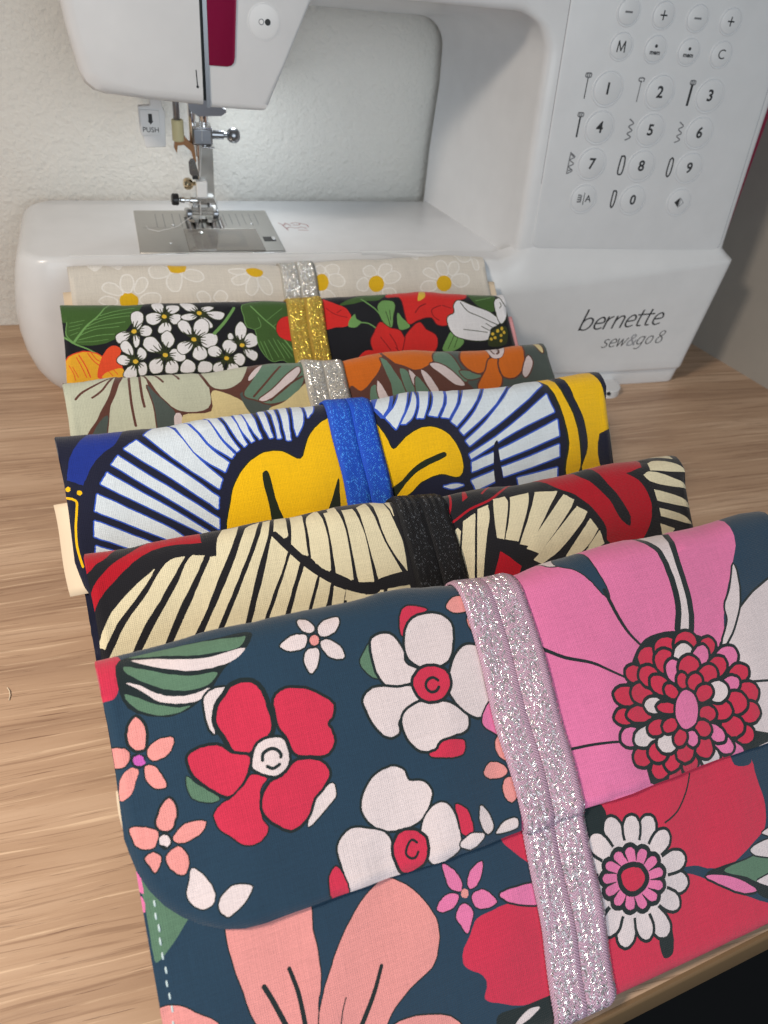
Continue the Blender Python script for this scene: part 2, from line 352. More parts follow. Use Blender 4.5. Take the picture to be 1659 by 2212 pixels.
PRINTS = {
 'p6_flap': [
  ('f','R','',0.000,'-0.06,-1.70 0.65,-1.17 0.52,0.01 0.37,0.31 0.04,0.34 -0.22,0.36'),
  ('f','DG','',0.000,'0.66,-0.88 1.72,-0.86 3.45,-0.69 4.67,-0.63 4.43,-0.15 3.59,0.35 3.13,0.83 2.47,1.21 1.87,1.31 1.32,1.16 0.76,0.82 0.52,0.28'),
  ('f','G','',0.000,'0.91,-0.92 2.25,-0.79 3.44,-0.65 4.33,-0.53 4.46,-0.52 4.19,-0.20 3.40,-0.20 2.80,-0.26 1.92,-0.55 1.36,-0.74'),
  ('f','W','',0.000,'0.98,-0.75 1.73,-0.50 2.51,-0.22 3.32,-0.09 4.36,-0.14 4.00,0.14 3.26,0.24 2.44,0.12 1.58,-0.27'),
  ('f','G','',0.000,'0.76,-0.56 1.24,-0.32 1.98,0.10 2.64,0.32 3.37,0.42 3.04,0.70 2.33,0.69 1.74,0.47 1.13,0.03 0.76,-0.38'),
  ('f','W','',0.000,'0.74,-0.01 1.00,0.10 1.45,0.47 1.86,0.72 2.42,0.85 3.08,0.81 2.68,1.06 2.15,1.02 1.56,0.79 1.12,0.34'),
  ('f','G','',0.000,'0.64,0.29 0.99,0.51 1.49,0.86 2.08,1.12 2.42,1.16 1.99,1.26 1.44,1.15 0.93,0.83 0.68,0.49'),
  ('f','W','DG',0.047,'6.19,-0.67 6.52,-0.57 6.63,-0.25 6.49,-0.17 6.23,-0.29'),
  ('f','W','DG',0.047,'6.74,-0.23 7.03,-0.49 7.52,-0.48 7.35,-0.11 6.97,0.03 6.76,-0.04'),
  ('f','W','DG',0.045,'6.73,0.17 6.94,0.14 7.31,0.43 7.37,0.81 7.01,0.76 6.76,0.47'),
  ('f','W','DG',0.044,'6.26,0.33 6.58,0.36 6.54,0.67 6.21,1.06 6.08,0.82 6.10,0.51'),
  ('f','W','DG',0.042,'5.43,0.04 5.67,-0.13 6.01,-0.20 6.31,-0.11 6.16,0.22 5.89,0.26 5.65,0.23'),
  ('f','DG','',0.000,'6.76,0.12 6.68,0.23 6.55,0.29 6.42,0.26 6.33,0.16 6.33,0.03 6.40,-0.09 6.53,-0.14 6.66,-0.12 6.75,-0.02'),
  ('f','S','',0.000,'6.69,0.10 6.64,0.19 6.55,0.23 6.45,0.21 6.39,0.14 6.39,0.04 6.44,-0.04 6.53,-0.08 6.62,-0.07 6.69,0.00'),
  ('f','W','DG',0.056,'2.85,1.05 3.12,0.88 3.56,0.92 3.31,1.28 3.04,1.48 2.94,1.77 2.95,2.14 2.84,1.97 2.79,1.50'),
  ('f','G','DG',0.027,'1.93,3.06 2.20,3.40 2.68,3.82 2.69,3.95 2.22,3.87 1.93,3.61'),
  ('f','W','DG',0.035,'6.07,4.39 6.08,4.77 5.91,4.90 5.06,5.38 5.18,5.09 5.46,4.72 5.76,4.51'),
  ('f','R','DG',0.116,'3.53,1.10 3.71,0.94 4.09,0.88 4.39,1.00 4.56,1.34 4.60,1.71 4.62,2.30 4.46,2.55 4.12,2.76 3.76,2.90 3.43,2.78 3.28,2.38 3.07,1.86 3.14,1.53 3.28,1.30'),
  ('f','R','DG',0.071,'4.89,1.56 5.12,1.38 5.44,1.36 5.97,1.52 6.35,1.81 6.64,2.14 6.54,2.46 6.32,2.66 6.40,2.91 6.40,3.21 6.13,3.50 5.58,3.43 5.16,3.25 5.04,2.81 4.86,2.41 4.83,1.94'),
  ('f','R','DG',0.071,'2.06,2.57 2.34,2.43 2.80,2.43 3.07,2.55 3.31,2.81 3.79,3.02 3.69,3.33 3.41,3.70 3.01,3.91 2.80,3.82 2.42,3.45 2.12,3.06'),
  ('f','R','DG',0.035,'3.76,3.53 4.15,3.73 3.92,3.95 3.81,4.36 3.77,4.79 3.90,5.07 3.62,5.33 3.16,5.32 2.83,5.00 2.56,4.72 2.47,4.32 2.68,4.11 3.05,3.99 3.45,3.77'),
  ('f','R','DG',0.070,'5.10,3.50 5.55,3.54 5.91,3.74 6.04,4.06 5.79,4.40 5.42,4.64 5.21,4.98 4.84,5.26 4.52,5.30 4.16,5.03 3.86,4.60 3.93,4.23 4.24,3.88 4.62,3.80 4.88,3.64'),
  ('f','W','DG',0.069,'4.12,2.74 4.47,2.66 4.84,2.74 4.95,3.22 4.85,3.52 4.46,3.73 4.16,3.62 3.84,3.37 3.88,3.10'),
  ('l','DG',0.102,0.102,'4.14,3.23 4.20,3.04 4.37,2.96 4.52,2.96 4.65,3.05 4.72,3.19 4.68,3.27'),
  ('l','DG',0.096,0.096,'4.23,3.40 4.39,3.51 4.63,3.44'),
  ('f','S','DG',0.068,'0.60,1.25 0.84,1.03 1.01,1.32 1.01,1.66 0.90,1.96 0.68,1.92 0.52,1.62'),
  ('f','S','DG',0.033,'1.00,2.02 1.31,1.84 1.75,1.90 1.72,2.08 1.50,2.32 1.10,2.36 0.99,2.22'),
  ('f','S','DG',0.033,'0.86,2.46 1.08,2.50 1.24,2.80 1.33,3.15 1.07,3.15 0.84,2.87'),
  ('f','S','DG',0.015,'0.66,2.51 0.52,2.80 0.37,3.08 0.05,3.20 0.04,2.92 0.16,2.57 0.44,2.38'),
  ('f','S','DG',0.033,'-0.11,1.73 0.16,1.72 0.42,1.84 0.49,2.06 0.31,2.28 -0.08,2.20 -0.08,1.96'),
  ('f','DG','',0.000,'0.88,2.32 0.86,2.42 0.74,2.47 0.60,2.42 0.51,2.31 0.49,2.17 0.55,2.06 0.67,2.02 0.76,2.08 0.91,2.17'),
  ('f','V','',0.000,'0.86,2.29 0.88,2.38 0.73,2.39 0.63,2.36 0.57,2.29 0.55,2.19 0.59,2.12 0.68,2.09 0.78,2.12 0.85,2.20'),
  ('f','S','DG',0.053,'1.34,3.50 1.48,3.82 1.39,4.11 1.24,4.33 1.00,4.30 0.88,4.06 1.00,3.82 1.12,3.64'),
  ('f','S','DG',0.032,'1.36,4.48 1.63,4.31 2.21,4.42 2.07,4.64 1.60,4.78 1.38,4.75 1.24,4.60'),
  ('f','S','DG',0.032,'0.16,3.99 0.47,4.04 0.88,4.30 0.84,4.48 0.68,4.68 0.28,4.54 0.20,4.37'),
  ('f','S','DG',0.034,'0.99,5.00 1.36,4.84 1.56,5.26 1.36,5.62 1.04,5.34'),
  ('f','S','DG',0.034,'0.42,4.89 0.65,4.79 0.84,4.99 0.76,5.20 0.62,5.33 0.52,5.14'),
  ('f','DG','',0.000,'1.22,4.65 1.16,4.77 1.00,4.84 0.92,4.78 0.84,4.67 0.88,4.54 0.88,4.41 1.00,4.36 1.12,4.40 1.21,4.51'),
  ('f','W','',0.000,'1.16,4.63 1.12,4.72 1.04,4.76 1.00,4.72 0.89,4.65 0.88,4.55 0.88,4.48 1.01,4.42 1.09,4.45 1.15,4.53'),
  ('f','W','DG',0.030,'1.60,5.52 1.92,5.83 2.08,6.34 1.99,6.58 1.70,6.64 1.45,6.46 1.34,6.18 1.48,5.80'),
  ('f','W','DG',0.034,'2.12,6.68 2.27,6.44 2.67,6.27 3.12,6.45 2.94,6.69 2.59,6.94 2.33,7.02 2.18,6.89'),
  ('f','R','DG',0.046,'9.49,0.25 9.73,-0.24 10.06,-0.31 10.62,-0.09 10.04,0.07 9.68,0.29 9.48,0.61'),
  ('f','R','DG',0.042,'9.32,4.42 9.67,4.15 10.14,4.15 10.62,4.32 10.45,4.68 10.07,4.68 9.76,4.60'),
  ('f','G','DG',0.035,'7.83,1.11 8.11,0.74 8.49,0.43 8.29,1.13 8.32,1.72 8.05,1.58'),
  ('f','W','DG',0.075,'9.66,0.47 10.02,0.13 10.94,0.13 11.33,0.49 11.17,1.21 10.85,1.70 10.32,1.80 9.76,1.66 9.47,1.24'),
  ('f','W','DG',0.072,'8.44,0.46 9.04,0.45 9.36,1.03 9.32,1.47 9.71,1.82 9.54,2.05 9.13,2.12 8.58,2.05 8.34,1.67 8.30,0.96'),
  ('f','W','DG',0.069,'7.64,2.22 8.03,1.98 8.83,2.16 9.42,2.28 9.49,2.69 9.31,2.81 8.90,2.92 8.58,3.18 8.49,3.51 8.15,3.54 7.86,3.24 7.67,2.69'),
  ('f','W','DG',0.070,'8.77,3.08 9.31,2.81 9.88,2.85 10.49,3.08 10.99,3.61 10.82,3.99 10.27,4.04 9.78,4.08 9.54,4.27 9.08,4.21 8.74,3.72'),
  ('f','W','DG',0.076,'10.79,2.14 11.19,1.58 11.69,1.32 12.24,1.55 12.35,1.96 12.21,3.06 11.95,3.55 11.43,3.73 11.08,3.54 10.65,2.92 10.60,2.55'),
  ('f','R','DG',0.082,'9.43,2.11 9.82,1.80 10.32,1.82 10.68,2.08 10.67,2.48 10.28,2.83 9.88,2.84 9.55,2.66'),
  ('l','DG',0.100,0.100,'10.32,2.28 10.16,2.14 9.92,2.19 9.82,2.37 9.93,2.56 10.15,2.57 10.28,2.46'),
  ('f','S','DG',0.042,'11.34,-0.08 11.85,-0.46 12.29,-0.28 12.11,0.13 11.55,0.14'),
  ('f','S','DG',0.040,'12.01,0.39 12.33,0.27 12.49,0.74 12.24,1.04 12.01,0.79'),
  ('f','P','DG',0.046,'11.46,3.91 12.33,3.13 12.79,3.37 12.54,4.78 11.87,4.39'),
  ('f','S','DG',0.036,'11.72,4.75 11.94,4.48 12.18,4.63 12.24,4.97 12.04,5.34 11.76,5.13'),
  ('f','S','DG',0.036,'11.02,5.43 11.36,5.21 11.80,5.41 11.83,5.66 11.39,5.73 11.05,5.58'),
  ('f','S','DG',0.037,'11.76,5.81 12.10,5.95 11.99,6.39 11.69,6.57 11.52,6.35 11.55,6.01'),
  ('f','P','',0.000,'12.31,5.66 12.25,5.74 12.14,5.76 12.02,5.73 11.96,5.65 11.95,5.56 12.02,5.48 12.13,5.46 12.24,5.49 12.31,5.57'),
  ('f','W','DG',0.058,'6.84,5.12 7.12,4.72 7.54,4.48 8.13,4.45 8.37,4.66 8.45,4.98 8.88,5.11 9.07,5.44 8.91,5.84 8.45,6.23 7.87,6.26 7.47,6.21 6.98,5.87 6.78,5.48'),
  ('f','W','DG',0.056,'5.80,6.14 6.31,5.80 6.88,5.98 7.32,6.23 7.47,6.58 7.42,6.94 7.57,7.36 7.52,7.75 5.89,7.63 5.83,6.92 5.76,6.47'),
  ('f','W','DG',0.050,'8.63,6.22 8.99,5.92 9.34,5.88 9.60,6.23 9.65,6.76 9.64,7.08 9.48,7.43 8.60,7.56 8.45,6.87 8.44,6.61'),
  ('f','R','DG',0.077,'7.59,6.55 7.84,6.37 8.25,6.45 8.53,6.76 8.48,7.13 8.29,7.46 7.67,7.54 7.48,6.94'),
  ('l','DG',0.079,0.079,'8.26,6.81 8.11,6.67 7.96,6.76 7.83,7.00 7.92,7.16 8.09,7.19 8.23,7.06'),
  ('f','R','DG',0.039,'5.37,6.89 5.61,6.68 5.76,6.95 5.83,7.34 5.82,7.67 5.32,7.53'),
  ('f','R','DG',0.040,'9.73,6.06 10.06,6.30 10.12,6.64 10.07,7.01 9.75,6.99 9.73,6.53'),
  ('f','W','DG',0.043,'10.60,6.35 10.82,6.73 10.82,7.12 10.56,7.21 10.43,6.93 10.45,6.61'),
  ('f','W','DG',0.040,'10.86,7.30 11.26,7.06 11.71,7.08 11.66,7.34 11.09,7.35'),
  ('f','W','DG',0.038,'9.57,7.26 9.98,7.05 10.44,7.18 10.28,7.34 9.91,7.50'),
  ('f','P','',0.000,'13.12,-0.74 15.04,-2.43 16.24,-2.05 18.28,-2.07 22.12,-2.11 24.52,-2.16 24.40,-0.57 24.24,0.26 23.55,1.20 22.62,2.38 21.79,3.86 19.49,6.65 17.90,7.53 17.23,7.89 14.27,7.94 11.92,7.99 12.27,5.60 12.73,2.03'),
  ('f','W','DG',0.069,'21.73,3.84 22.37,3.38 23.42,2.57 24.58,2.08 26.84,1.75 23.71,7.98 21.76,7.26'),
  ('f','W','DG',0.069,'22.02,3.50 22.53,2.89 22.66,2.39 23.23,1.77 23.83,0.93 23.75,1.57 23.30,2.54 22.46,3.40 21.88,3.78'),
  ('l','DG',0.092,0.092,'21.88,5.20 22.62,5.28 24.71,5.71'),
  ('f','W','DG',0.051,'15.87,-1.95 16.29,-1.76 16.60,-0.87 16.18,-0.78 15.82,-0.94'),
  ('f','NV','DG',0.039,'16.12,-0.87 17.08,-2.02 17.47,-1.26 17.53,-0.24 17.68,0.37 17.67,0.94 17.47,0.73 17.23,0.20 16.76,-0.38'),
  ('l','DG',0.171,0.096,'17.58,0.61 17.77,1.73 17.98,2.38 18.39,2.97'),
  ('f','W','DG',0.199,'20.28,-1.23 21.04,-1.97 21.52,-1.96 21.09,-0.08 21.00,1.19 20.81,2.31 20.45,2.95 20.19,2.89 20.60,1.95 20.76,0.83 20.68,-0.26 20.47,-0.72'),
  ('l','DG',0.144,0.077,'14.28,1.92 15.13,2.52 16.06,2.96 16.56,3.34 17.43,3.96'),
  ('l','DG',0.108,0.081,'14.19,5.56 15.10,5.62 15.86,5.73 16.74,5.96'),
  ('f','DG','',0.000,'18.62,2.73 19.84,2.71 21.28,3.33 22.13,4.35 22.46,5.35 22.34,6.22 21.84,6.79 23.10,7.42 21.25,7.61 19.87,7.62 17.85,7.70 16.98,7.45 16.92,6.51 16.51,5.57 16.53,4.73 17.18,3.94 17.91,3.15'),
  ('f','P','DG',0.099,'22.33,3.93 22.35,4.28 21.99,4.57 21.52,4.59 21.29,4.32 21.48,3.97 21.94,3.80'),
  ('f','R','DG',0.099,'22.60,4.75 22.52,5.02 22.18,5.17 21.82,5.08 21.73,4.83 21.97,4.60 22.36,4.57'),
  ('f','R','DG',0.099,'22.76,5.64 22.54,5.94 22.08,5.99 21.77,5.77 21.79,5.44 22.15,5.25 22.57,5.33'),
  ('f','R','DG',0.099,'22.52,6.43 22.19,6.63 21.78,6.59 21.58,6.32 21.70,6.03 22.08,5.93 22.46,6.11'),
  ('f','R','DG',0.099,'21.84,7.19 21.54,7.31 21.22,7.16 21.17,6.89 21.40,6.69 21.74,6.70 21.94,6.93'),
  ('f','P','DG',0.099,'21.28,7.84 20.92,7.79 20.61,7.50 20.52,7.16 20.78,7.05 21.11,7.22 21.42,7.60'),
  ('f','R','DG',0.099,'20.29,8.17 19.96,8.05 19.79,7.71 19.81,7.36 20.13,7.32 20.49,7.61 20.51,7.97'),
  ('f','P','DG',0.099,'19.19,8.11 18.81,7.93 18.75,7.64 18.98,7.42 19.43,7.49 19.72,7.77 19.59,8.04'),
  ('f','R','DG',0.099,'18.02,7.90 17.79,7.63 17.80,7.25 18.17,7.08 18.51,7.21 18.69,7.60 18.42,7.88'),
  ('f','R','DG',0.099,'17.23,7.35 17.12,7.11 17.30,6.86 17.62,6.80 17.85,6.96 17.78,7.23 17.54,7.41'),
  ('f','R','DG',0.099,'16.56,6.66 16.54,6.39 16.83,6.22 17.21,6.26 17.38,6.50 17.24,6.75 16.88,6.83'),
  ('f','P','DG',0.099,'16.21,5.79 16.32,5.54 16.66,5.44 17.00,5.59 17.06,5.86 16.80,6.05 16.41,6.01'),
  ('f','R','DG',0.099,'16.22,4.97 16.44,4.79 16.82,4.81 17.10,5.01 17.05,5.24 16.70,5.32 16.34,5.20'),
  ('f','R','DG',0.099,'16.50,4.18 16.84,4.06 17.29,4.20 17.53,4.50 17.33,4.73 16.87,4.71 16.52,4.47'),
  ('f','R','DG',0.099,'17.38,3.53 17.71,3.50 18.01,3.70 18.05,3.98 17.80,4.12 17.43,4.02 17.25,3.76'),
  ('f','R','DG',0.099,'18.34,3.05 18.76,3.09 18.98,3.37 18.82,3.68 18.42,3.79 18.07,3.62 18.02,3.29'),
  ('f','R','DG',0.099,'19.34,2.87 19.72,2.99 19.81,3.30 19.56,3.57 19.13,3.59 18.85,3.35 18.95,3.03'),
  ('f','R','DG',0.099,'20.38,2.86 20.73,3.10 20.68,3.49 20.29,3.72 19.87,3.64 19.73,3.30 19.94,2.95'),
  ('f','R','DG',0.099,'21.42,3.33 21.57,3.56 21.39,3.84 21.03,3.95 20.76,3.81 20.77,3.53 21.07,3.32'),
  ('f','W','DG',0.099,'16.75,6.01 16.86,5.74 17.29,5.60 17.71,5.70 17.80,5.96 17.51,6.19 17.05,6.21'),
  ('f','R','DG',0.099,'16.74,5.02 16.99,4.86 17.52,4.91 17.86,5.12 17.79,5.34 17.36,5.41 16.89,5.26'),
  ('f','R','DG',0.099,'17.29,4.25 17.69,4.14 18.08,4.28 18.17,4.58 17.93,4.82 17.50,4.80 17.21,4.55'),
  ('f','R','DG',0.099,'18.00,3.69 18.37,3.69 18.66,3.96 18.65,4.28 18.35,4.43 17.99,4.28 17.82,3.95'),
  ('f','R','DG',0.099,'19.09,3.27 19.47,3.40 19.59,3.75 19.38,4.07 18.99,4.11 18.70,3.84 18.75,3.47'),
  ('f','W','DG',0.099,'20.12,3.24 20.41,3.47 20.38,3.86 20.06,4.12 19.68,4.05 19.55,3.71 19.75,3.35'),
  ('f','P','DG',0.099,'21.01,3.52 21.14,3.78 20.93,4.14 20.55,4.33 20.28,4.21 20.31,3.86 20.63,3.56'),
  ('f','R','DG',0.099,'21.72,4.17 21.74,4.46 21.44,4.71 21.04,4.75 20.82,4.53 20.96,4.23 21.38,4.07'),
  ('f','P','DG',0.099,'22.07,5.08 21.94,5.32 21.55,5.44 21.21,5.36 21.15,5.13 21.42,4.92 21.84,4.90'),
  ('f','R','DG',0.099,'22.08,5.89 21.81,6.17 21.35,6.18 21.03,5.93 21.10,5.59 21.50,5.43 21.96,5.57'),
  ('f','R','DG',0.099,'21.55,6.83 21.19,6.95 20.79,6.79 20.69,6.49 20.93,6.25 21.34,6.26 21.61,6.52'),
  ('f','P','DG',0.099,'20.76,7.41 20.45,7.38 20.20,7.12 20.21,6.83 20.47,6.72 20.77,6.87 20.89,7.18'),
  ('f','W','DG',0.099,'19.96,7.78 19.61,7.64 19.33,7.25 19.51,6.96 19.87,6.94 20.14,7.21 20.23,7.60'),
  ('f','R','DG',0.099,'18.76,7.62 18.43,7.40 18.43,7.11 18.72,6.96 19.04,7.04 19.14,7.29 19.08,7.58'),
  ('f','R','DG',0.099,'17.81,7.26 17.72,7.05 17.86,6.79 18.16,6.68 18.40,6.80 18.38,7.07 18.10,7.26'),
  ('f','R','DG',0.099,'17.29,6.74 17.21,6.48 17.42,6.27 17.76,6.28 17.97,6.49 17.89,6.75 17.59,6.87'),
  ('f','R','DG',0.099,'21.33,6.06 21.06,6.25 20.67,6.21 20.43,5.95 20.55,5.69 20.93,5.61 21.26,5.77'),
  ('f','P','DG',0.099,'20.60,6.94 20.31,6.92 20.01,6.65 19.95,6.35 20.20,6.25 20.54,6.42 20.70,6.72'),
  ('f','R','DG',0.099,'19.67,7.31 19.33,7.16 19.22,6.82 19.38,6.53 19.72,6.51 20.00,6.79 19.97,7.15'),
  ('f','R','DG',0.099,'18.55,7.16 18.32,6.94 18.40,6.64 18.73,6.48 19.06,6.59 19.15,6.88 18.93,7.13'),
  ('f','W','DG',0.099,'17.77,6.56 17.67,6.30 17.87,6.08 18.24,6.08 18.47,6.29 18.40,6.56 18.08,6.68'),
  ('f','R','DG',0.099,'17.46,5.82 17.55,5.61 17.88,5.51 18.19,5.60 18.25,5.81 18.01,5.98 17.66,5.98'),
  ('f','W','DG',0.099,'17.66,4.88 17.92,4.75 18.27,4.82 18.44,5.05 18.32,5.25 17.98,5.28 17.68,5.11'),
  ('f','R','DG',0.099,'18.34,4.09 18.66,4.11 18.93,4.37 18.93,4.67 18.67,4.79 18.34,4.64 18.20,4.33'),
  ('f','P','DG',0.099,'19.39,3.70 19.66,3.84 19.73,4.20 19.53,4.48 19.21,4.48 19.03,4.21 19.11,3.86'),
  ('f','R','DG',0.099,'20.24,3.75 20.52,4.00 20.45,4.37 20.09,4.58 19.69,4.46 19.58,4.13 19.82,3.81'),
  ('f','R','DG',0.099,'21.16,4.35 21.23,4.64 20.96,4.92 20.53,4.97 20.28,4.76 20.38,4.44 20.76,4.25'),
  ('f','W','DG',0.099,'21.44,5.16 21.35,5.47 21.01,5.62 20.66,5.49 20.55,5.18 20.79,4.93 21.20,4.92'),
  ('f','R','DG',0.099,'18.83,4.50 19.05,4.53 19.20,4.72 19.17,4.93 18.97,5.00 18.77,4.88 18.70,4.65'),
  ('f','R','DG',0.099,'19.62,4.25 19.79,4.36 19.80,4.59 19.63,4.76 19.42,4.73 19.34,4.54 19.43,4.33'),
  ('f','R','DG',0.099,'20.33,4.44 20.46,4.63 20.35,4.87 20.06,4.97 19.82,4.85 19.81,4.61 20.05,4.43'),
  ('f','R','DG',0.099,'20.77,5.03 20.76,5.26 20.48,5.42 20.12,5.39 19.99,5.19 20.16,4.98 20.50,4.90'),
  ('f','R','DG',0.099,'20.61,6.03 20.36,6.15 20.01,6.06 19.86,5.84 20.01,5.66 20.35,5.64 20.61,5.81'),
  ('f','R','DG',0.099,'20.00,6.59 19.68,6.55 19.50,6.34 19.56,6.11 19.83,6.04 20.12,6.18 20.20,6.43'),
  ('f','P','DG',0.099,'19.19,6.78 19.02,6.66 19.00,6.43 19.16,6.27 19.37,6.30 19.48,6.49 19.40,6.71'),
  ('f','R','DG',0.099,'18.50,6.57 18.40,6.40 18.53,6.19 18.78,6.09 18.98,6.19 18.98,6.41 18.76,6.58'),
  ('f','R','DG',0.099,'18.12,5.95 18.15,5.76 18.41,5.63 18.68,5.66 18.78,5.83 18.62,6.01 18.33,6.06'),
  ('f','R','DG',0.099,'18.16,5.11 18.38,5.04 18.73,5.12 18.94,5.29 18.87,5.43 18.57,5.43 18.25,5.28'),
  ('f','DG','',0.000,'19.97,5.67 19.50,6.18 18.95,6.19 18.72,5.70 18.98,5.06 19.53,4.76 20.00,5.03'),
  ('f','P','',0.000,'19.87,5.64 19.47,6.10 19.00,6.11 18.81,5.68 19.04,5.12 19.52,4.85 19.90,5.09'),
 ],
 'p6_panel': [
  ('f','G','',0.000,'-0.08,4.40 0.16,4.43 0.35,5.18 1.00,5.84 1.48,6.56 1.14,6.99 0.64,7.45 0.24,7.71 0.19,7.08 0.16,5.66'),
  ('f','P','',0.000,'-0.06,5.24 0.16,5.22 0.21,5.84 0.02,5.61'),
  ('f','P','',0.000,'-0.20,6.05 0.16,5.90 0.16,6.34 0.05,6.25'),
  ('f','S','DG',0.030,'2.32,6.81 3.08,6.80 4.62,7.19 4.61,8.20 4.62,8.98 4.56,9.62 4.36,10.21 4.14,10.90 2.69,10.37 2.37,9.21 2.21,8.16 2.19,7.57'),
  ('f','S','DG',0.031,'4.86,9.49 5.25,8.90 5.79,8.31 6.38,7.83 7.09,7.57 7.53,7.80 8.17,8.61 8.42,9.39 8.24,10.08 7.93,10.47 7.13,10.80 6.42,11.29 6.08,11.66 4.29,10.96 4.57,9.99'),
  ('l','DG',0.142,0.153,'2.94,9.22 3.12,9.71 3.38,10.57'),
  ('l','DG',0.116,0.142,'3.73,9.00 3.86,9.73 3.88,10.76'),
  ('l','DG',0.111,0.161,'6.43,9.88 6.04,10.53 5.44,11.37'),
  ('l','DG',0.038,0.043,'5.19,10.35 5.01,10.70 4.87,11.13'),
  ('f','S','DG',0.027,'0.04,8.91 0.60,8.97 1.00,9.26 1.59,9.82 0.64,9.86 -0.08,9.56'),
  ('f','S','DG',0.038,'6.20,11.71 6.82,11.59 8.22,12.06 8.54,12.54'),
  ('f','R','',0.000,'11.12,7.59 11.49,7.30 12.53,7.41 12.42,8.95 11.41,8.08'),
  ('f','R','',0.000,'11.87,9.63 10.92,9.51 10.08,9.55 9.69,9.61 9.39,9.97 9.03,10.43 8.98,10.82 9.52,11.30 9.59,11.59 9.44,12.00 9.96,12.32 10.67,12.67 11.61,12.78 12.14,13.15 13.72,13.82 16.36,13.82 21.40,13.82 21.24,13.13 20.57,12.73 19.17,11.77 18.00,10.96 15.51,9.93 12.35,9.20'),
  ('f','R','',0.000,'14.32,7.04 14.52,7.44 21.64,7.75 21.78,8.65 21.80,9.65 21.50,10.40 20.44,10.83 19.62,11.11 18.81,11.00 18.16,10.69 15.44,10.19 13.63,9.33'),
  ('f','NV','',0.000,'20.93,7.40 21.74,7.78 21.73,8.09 20.91,7.94'),
  ('l','DG',0.066,0.066,'18.88,7.67 18.50,8.23 17.95,8.73 17.29,8.93'),
  ('f','DG','',0.000,'14.52,7.44 15.01,7.66 15.06,8.15 14.69,8.54 14.41,8.68 14.21,8.55'),
  ('f','P','DG',0.050,'10.61,9.17 11.02,9.12 11.96,9.32 11.97,9.88 10.99,9.55 10.72,9.35'),
  ('f','P','DG',0.034,'8.97,7.70 9.29,8.00 9.45,8.44 9.37,8.66 9.03,8.44 8.97,8.09'),
  ('f','P','DG',0.034,'10.27,8.02 10.19,8.35 9.92,8.66 9.67,8.69 9.68,8.39 9.92,8.13'),
  ('f','P','DG',0.033,'9.71,8.91 10.04,8.84 10.35,9.10 10.46,9.35 10.04,9.41 9.74,9.26'),
  ('f','P','DG',0.033,'9.18,9.13 9.40,9.05 9.61,9.33 9.48,9.68 9.30,9.93 9.15,9.64 9.04,9.38'),
  ('f','P','DG',0.033,'8.49,8.95 8.68,8.71 8.99,8.63 9.26,8.76 9.09,9.01 8.67,9.08'),
  ('f','S','',0.000,'9.60,8.81 9.56,8.88 9.49,8.91 9.41,8.88 9.36,8.82 9.36,8.73 9.40,8.66 9.47,8.63 9.55,8.66 9.60,8.73'),
  ('f','DG','',0.000,'18.61,11.08 19.35,11.05 20.38,11.11 22.06,11.11 21.51,12.92 20.79,12.68 20.18,12.03 19.15,11.47'),
  ('f','G','',0.000,'19.31,11.24 20.27,11.16 22.02,11.27 21.64,12.51 20.90,12.27 20.24,11.76'),
  ('f','P','DG',0.065,'18.54,11.20 19.18,11.35 19.93,11.78 20.54,12.34 20.01,12.26 19.18,11.72'),
  ('f','W','DG',0.044,'20.60,10.91 21.11,10.81 22.10,10.97 21.96,11.47 20.79,11.14'),
  ('f','W','DG',0.043,'20.63,12.04 20.98,11.99 21.79,12.02 21.62,12.54'),
  ('f','W','DG',0.043,'21.32,10.54 21.56,10.46 22.27,10.48 22.14,10.83'),
  ('f','DG','',0.000,'16.19,12.21 16.67,12.03 16.67,12.74 16.47,13.16 16.10,13.13'),
  ('f','W','DG',0.085,'16.31,10.49 16.88,10.54 17.47,10.69 17.72,10.94 17.74,11.18 17.58,11.32 17.25,11.32 16.71,11.00 16.25,10.66'),
  ('f','W','DG',0.085,'15.96,11.04 16.30,11.51 16.62,12.05 16.60,12.39 16.41,12.52 16.18,12.47 15.95,12.22 15.84,11.68 15.79,11.10'),
  ('f','W','DG',0.085,'15.36,11.04 15.30,11.60 15.16,12.13 14.92,12.31 14.70,12.28 14.58,12.11 14.59,11.81 14.85,11.37 15.20,10.96'),
  ('f','W','DG',0.085,'14.90,10.57 14.41,10.82 13.93,11.01 13.65,10.94 13.53,10.75 13.57,10.55 13.79,10.37 14.27,10.32 14.85,10.39'),
  ('f','W','DG',0.085,'14.90,9.93 14.34,9.73 13.86,9.50 13.70,9.21 13.76,9.00 13.95,8.90 14.25,8.96 14.61,9.32 15.00,9.78'),
  ('f','W','DG',0.085,'15.35,9.57 15.08,9.07 14.88,8.54 14.96,8.23 15.15,8.12 15.36,8.19 15.55,8.45 15.57,8.99 15.52,9.54'),
  ('f','W','DG',0.085,'15.92,9.65 16.09,9.15 16.33,8.67 16.61,8.52 16.83,8.59 16.92,8.77 16.86,9.07 16.51,9.44 16.07,9.76'),
  ('f','W','DG',0.085,'16.33,10.20 16.84,10.03 17.41,9.94 17.72,10.09 17.81,10.31 17.73,10.50 17.45,10.63 16.87,10.53 16.33,10.38'),
  ('f','W','DG',0.085,'16.16,10.73 16.62,10.96 17.12,11.30 17.25,11.59 17.17,11.78 16.97,11.84 16.68,11.72 16.32,11.30 16.05,10.86'),
  ('f','W','DG',0.085,'15.70,11.03 15.86,11.53 15.95,12.03 15.82,12.29 15.63,12.35 15.46,12.26 15.35,11.99 15.41,11.51 15.53,11.02'),
  ('f','W','DG',0.085,'15.13,10.86 14.88,11.31 14.59,11.71 14.31,11.79 14.12,11.67 14.05,11.46 14.15,11.19 14.55,10.94 15.02,10.73'),
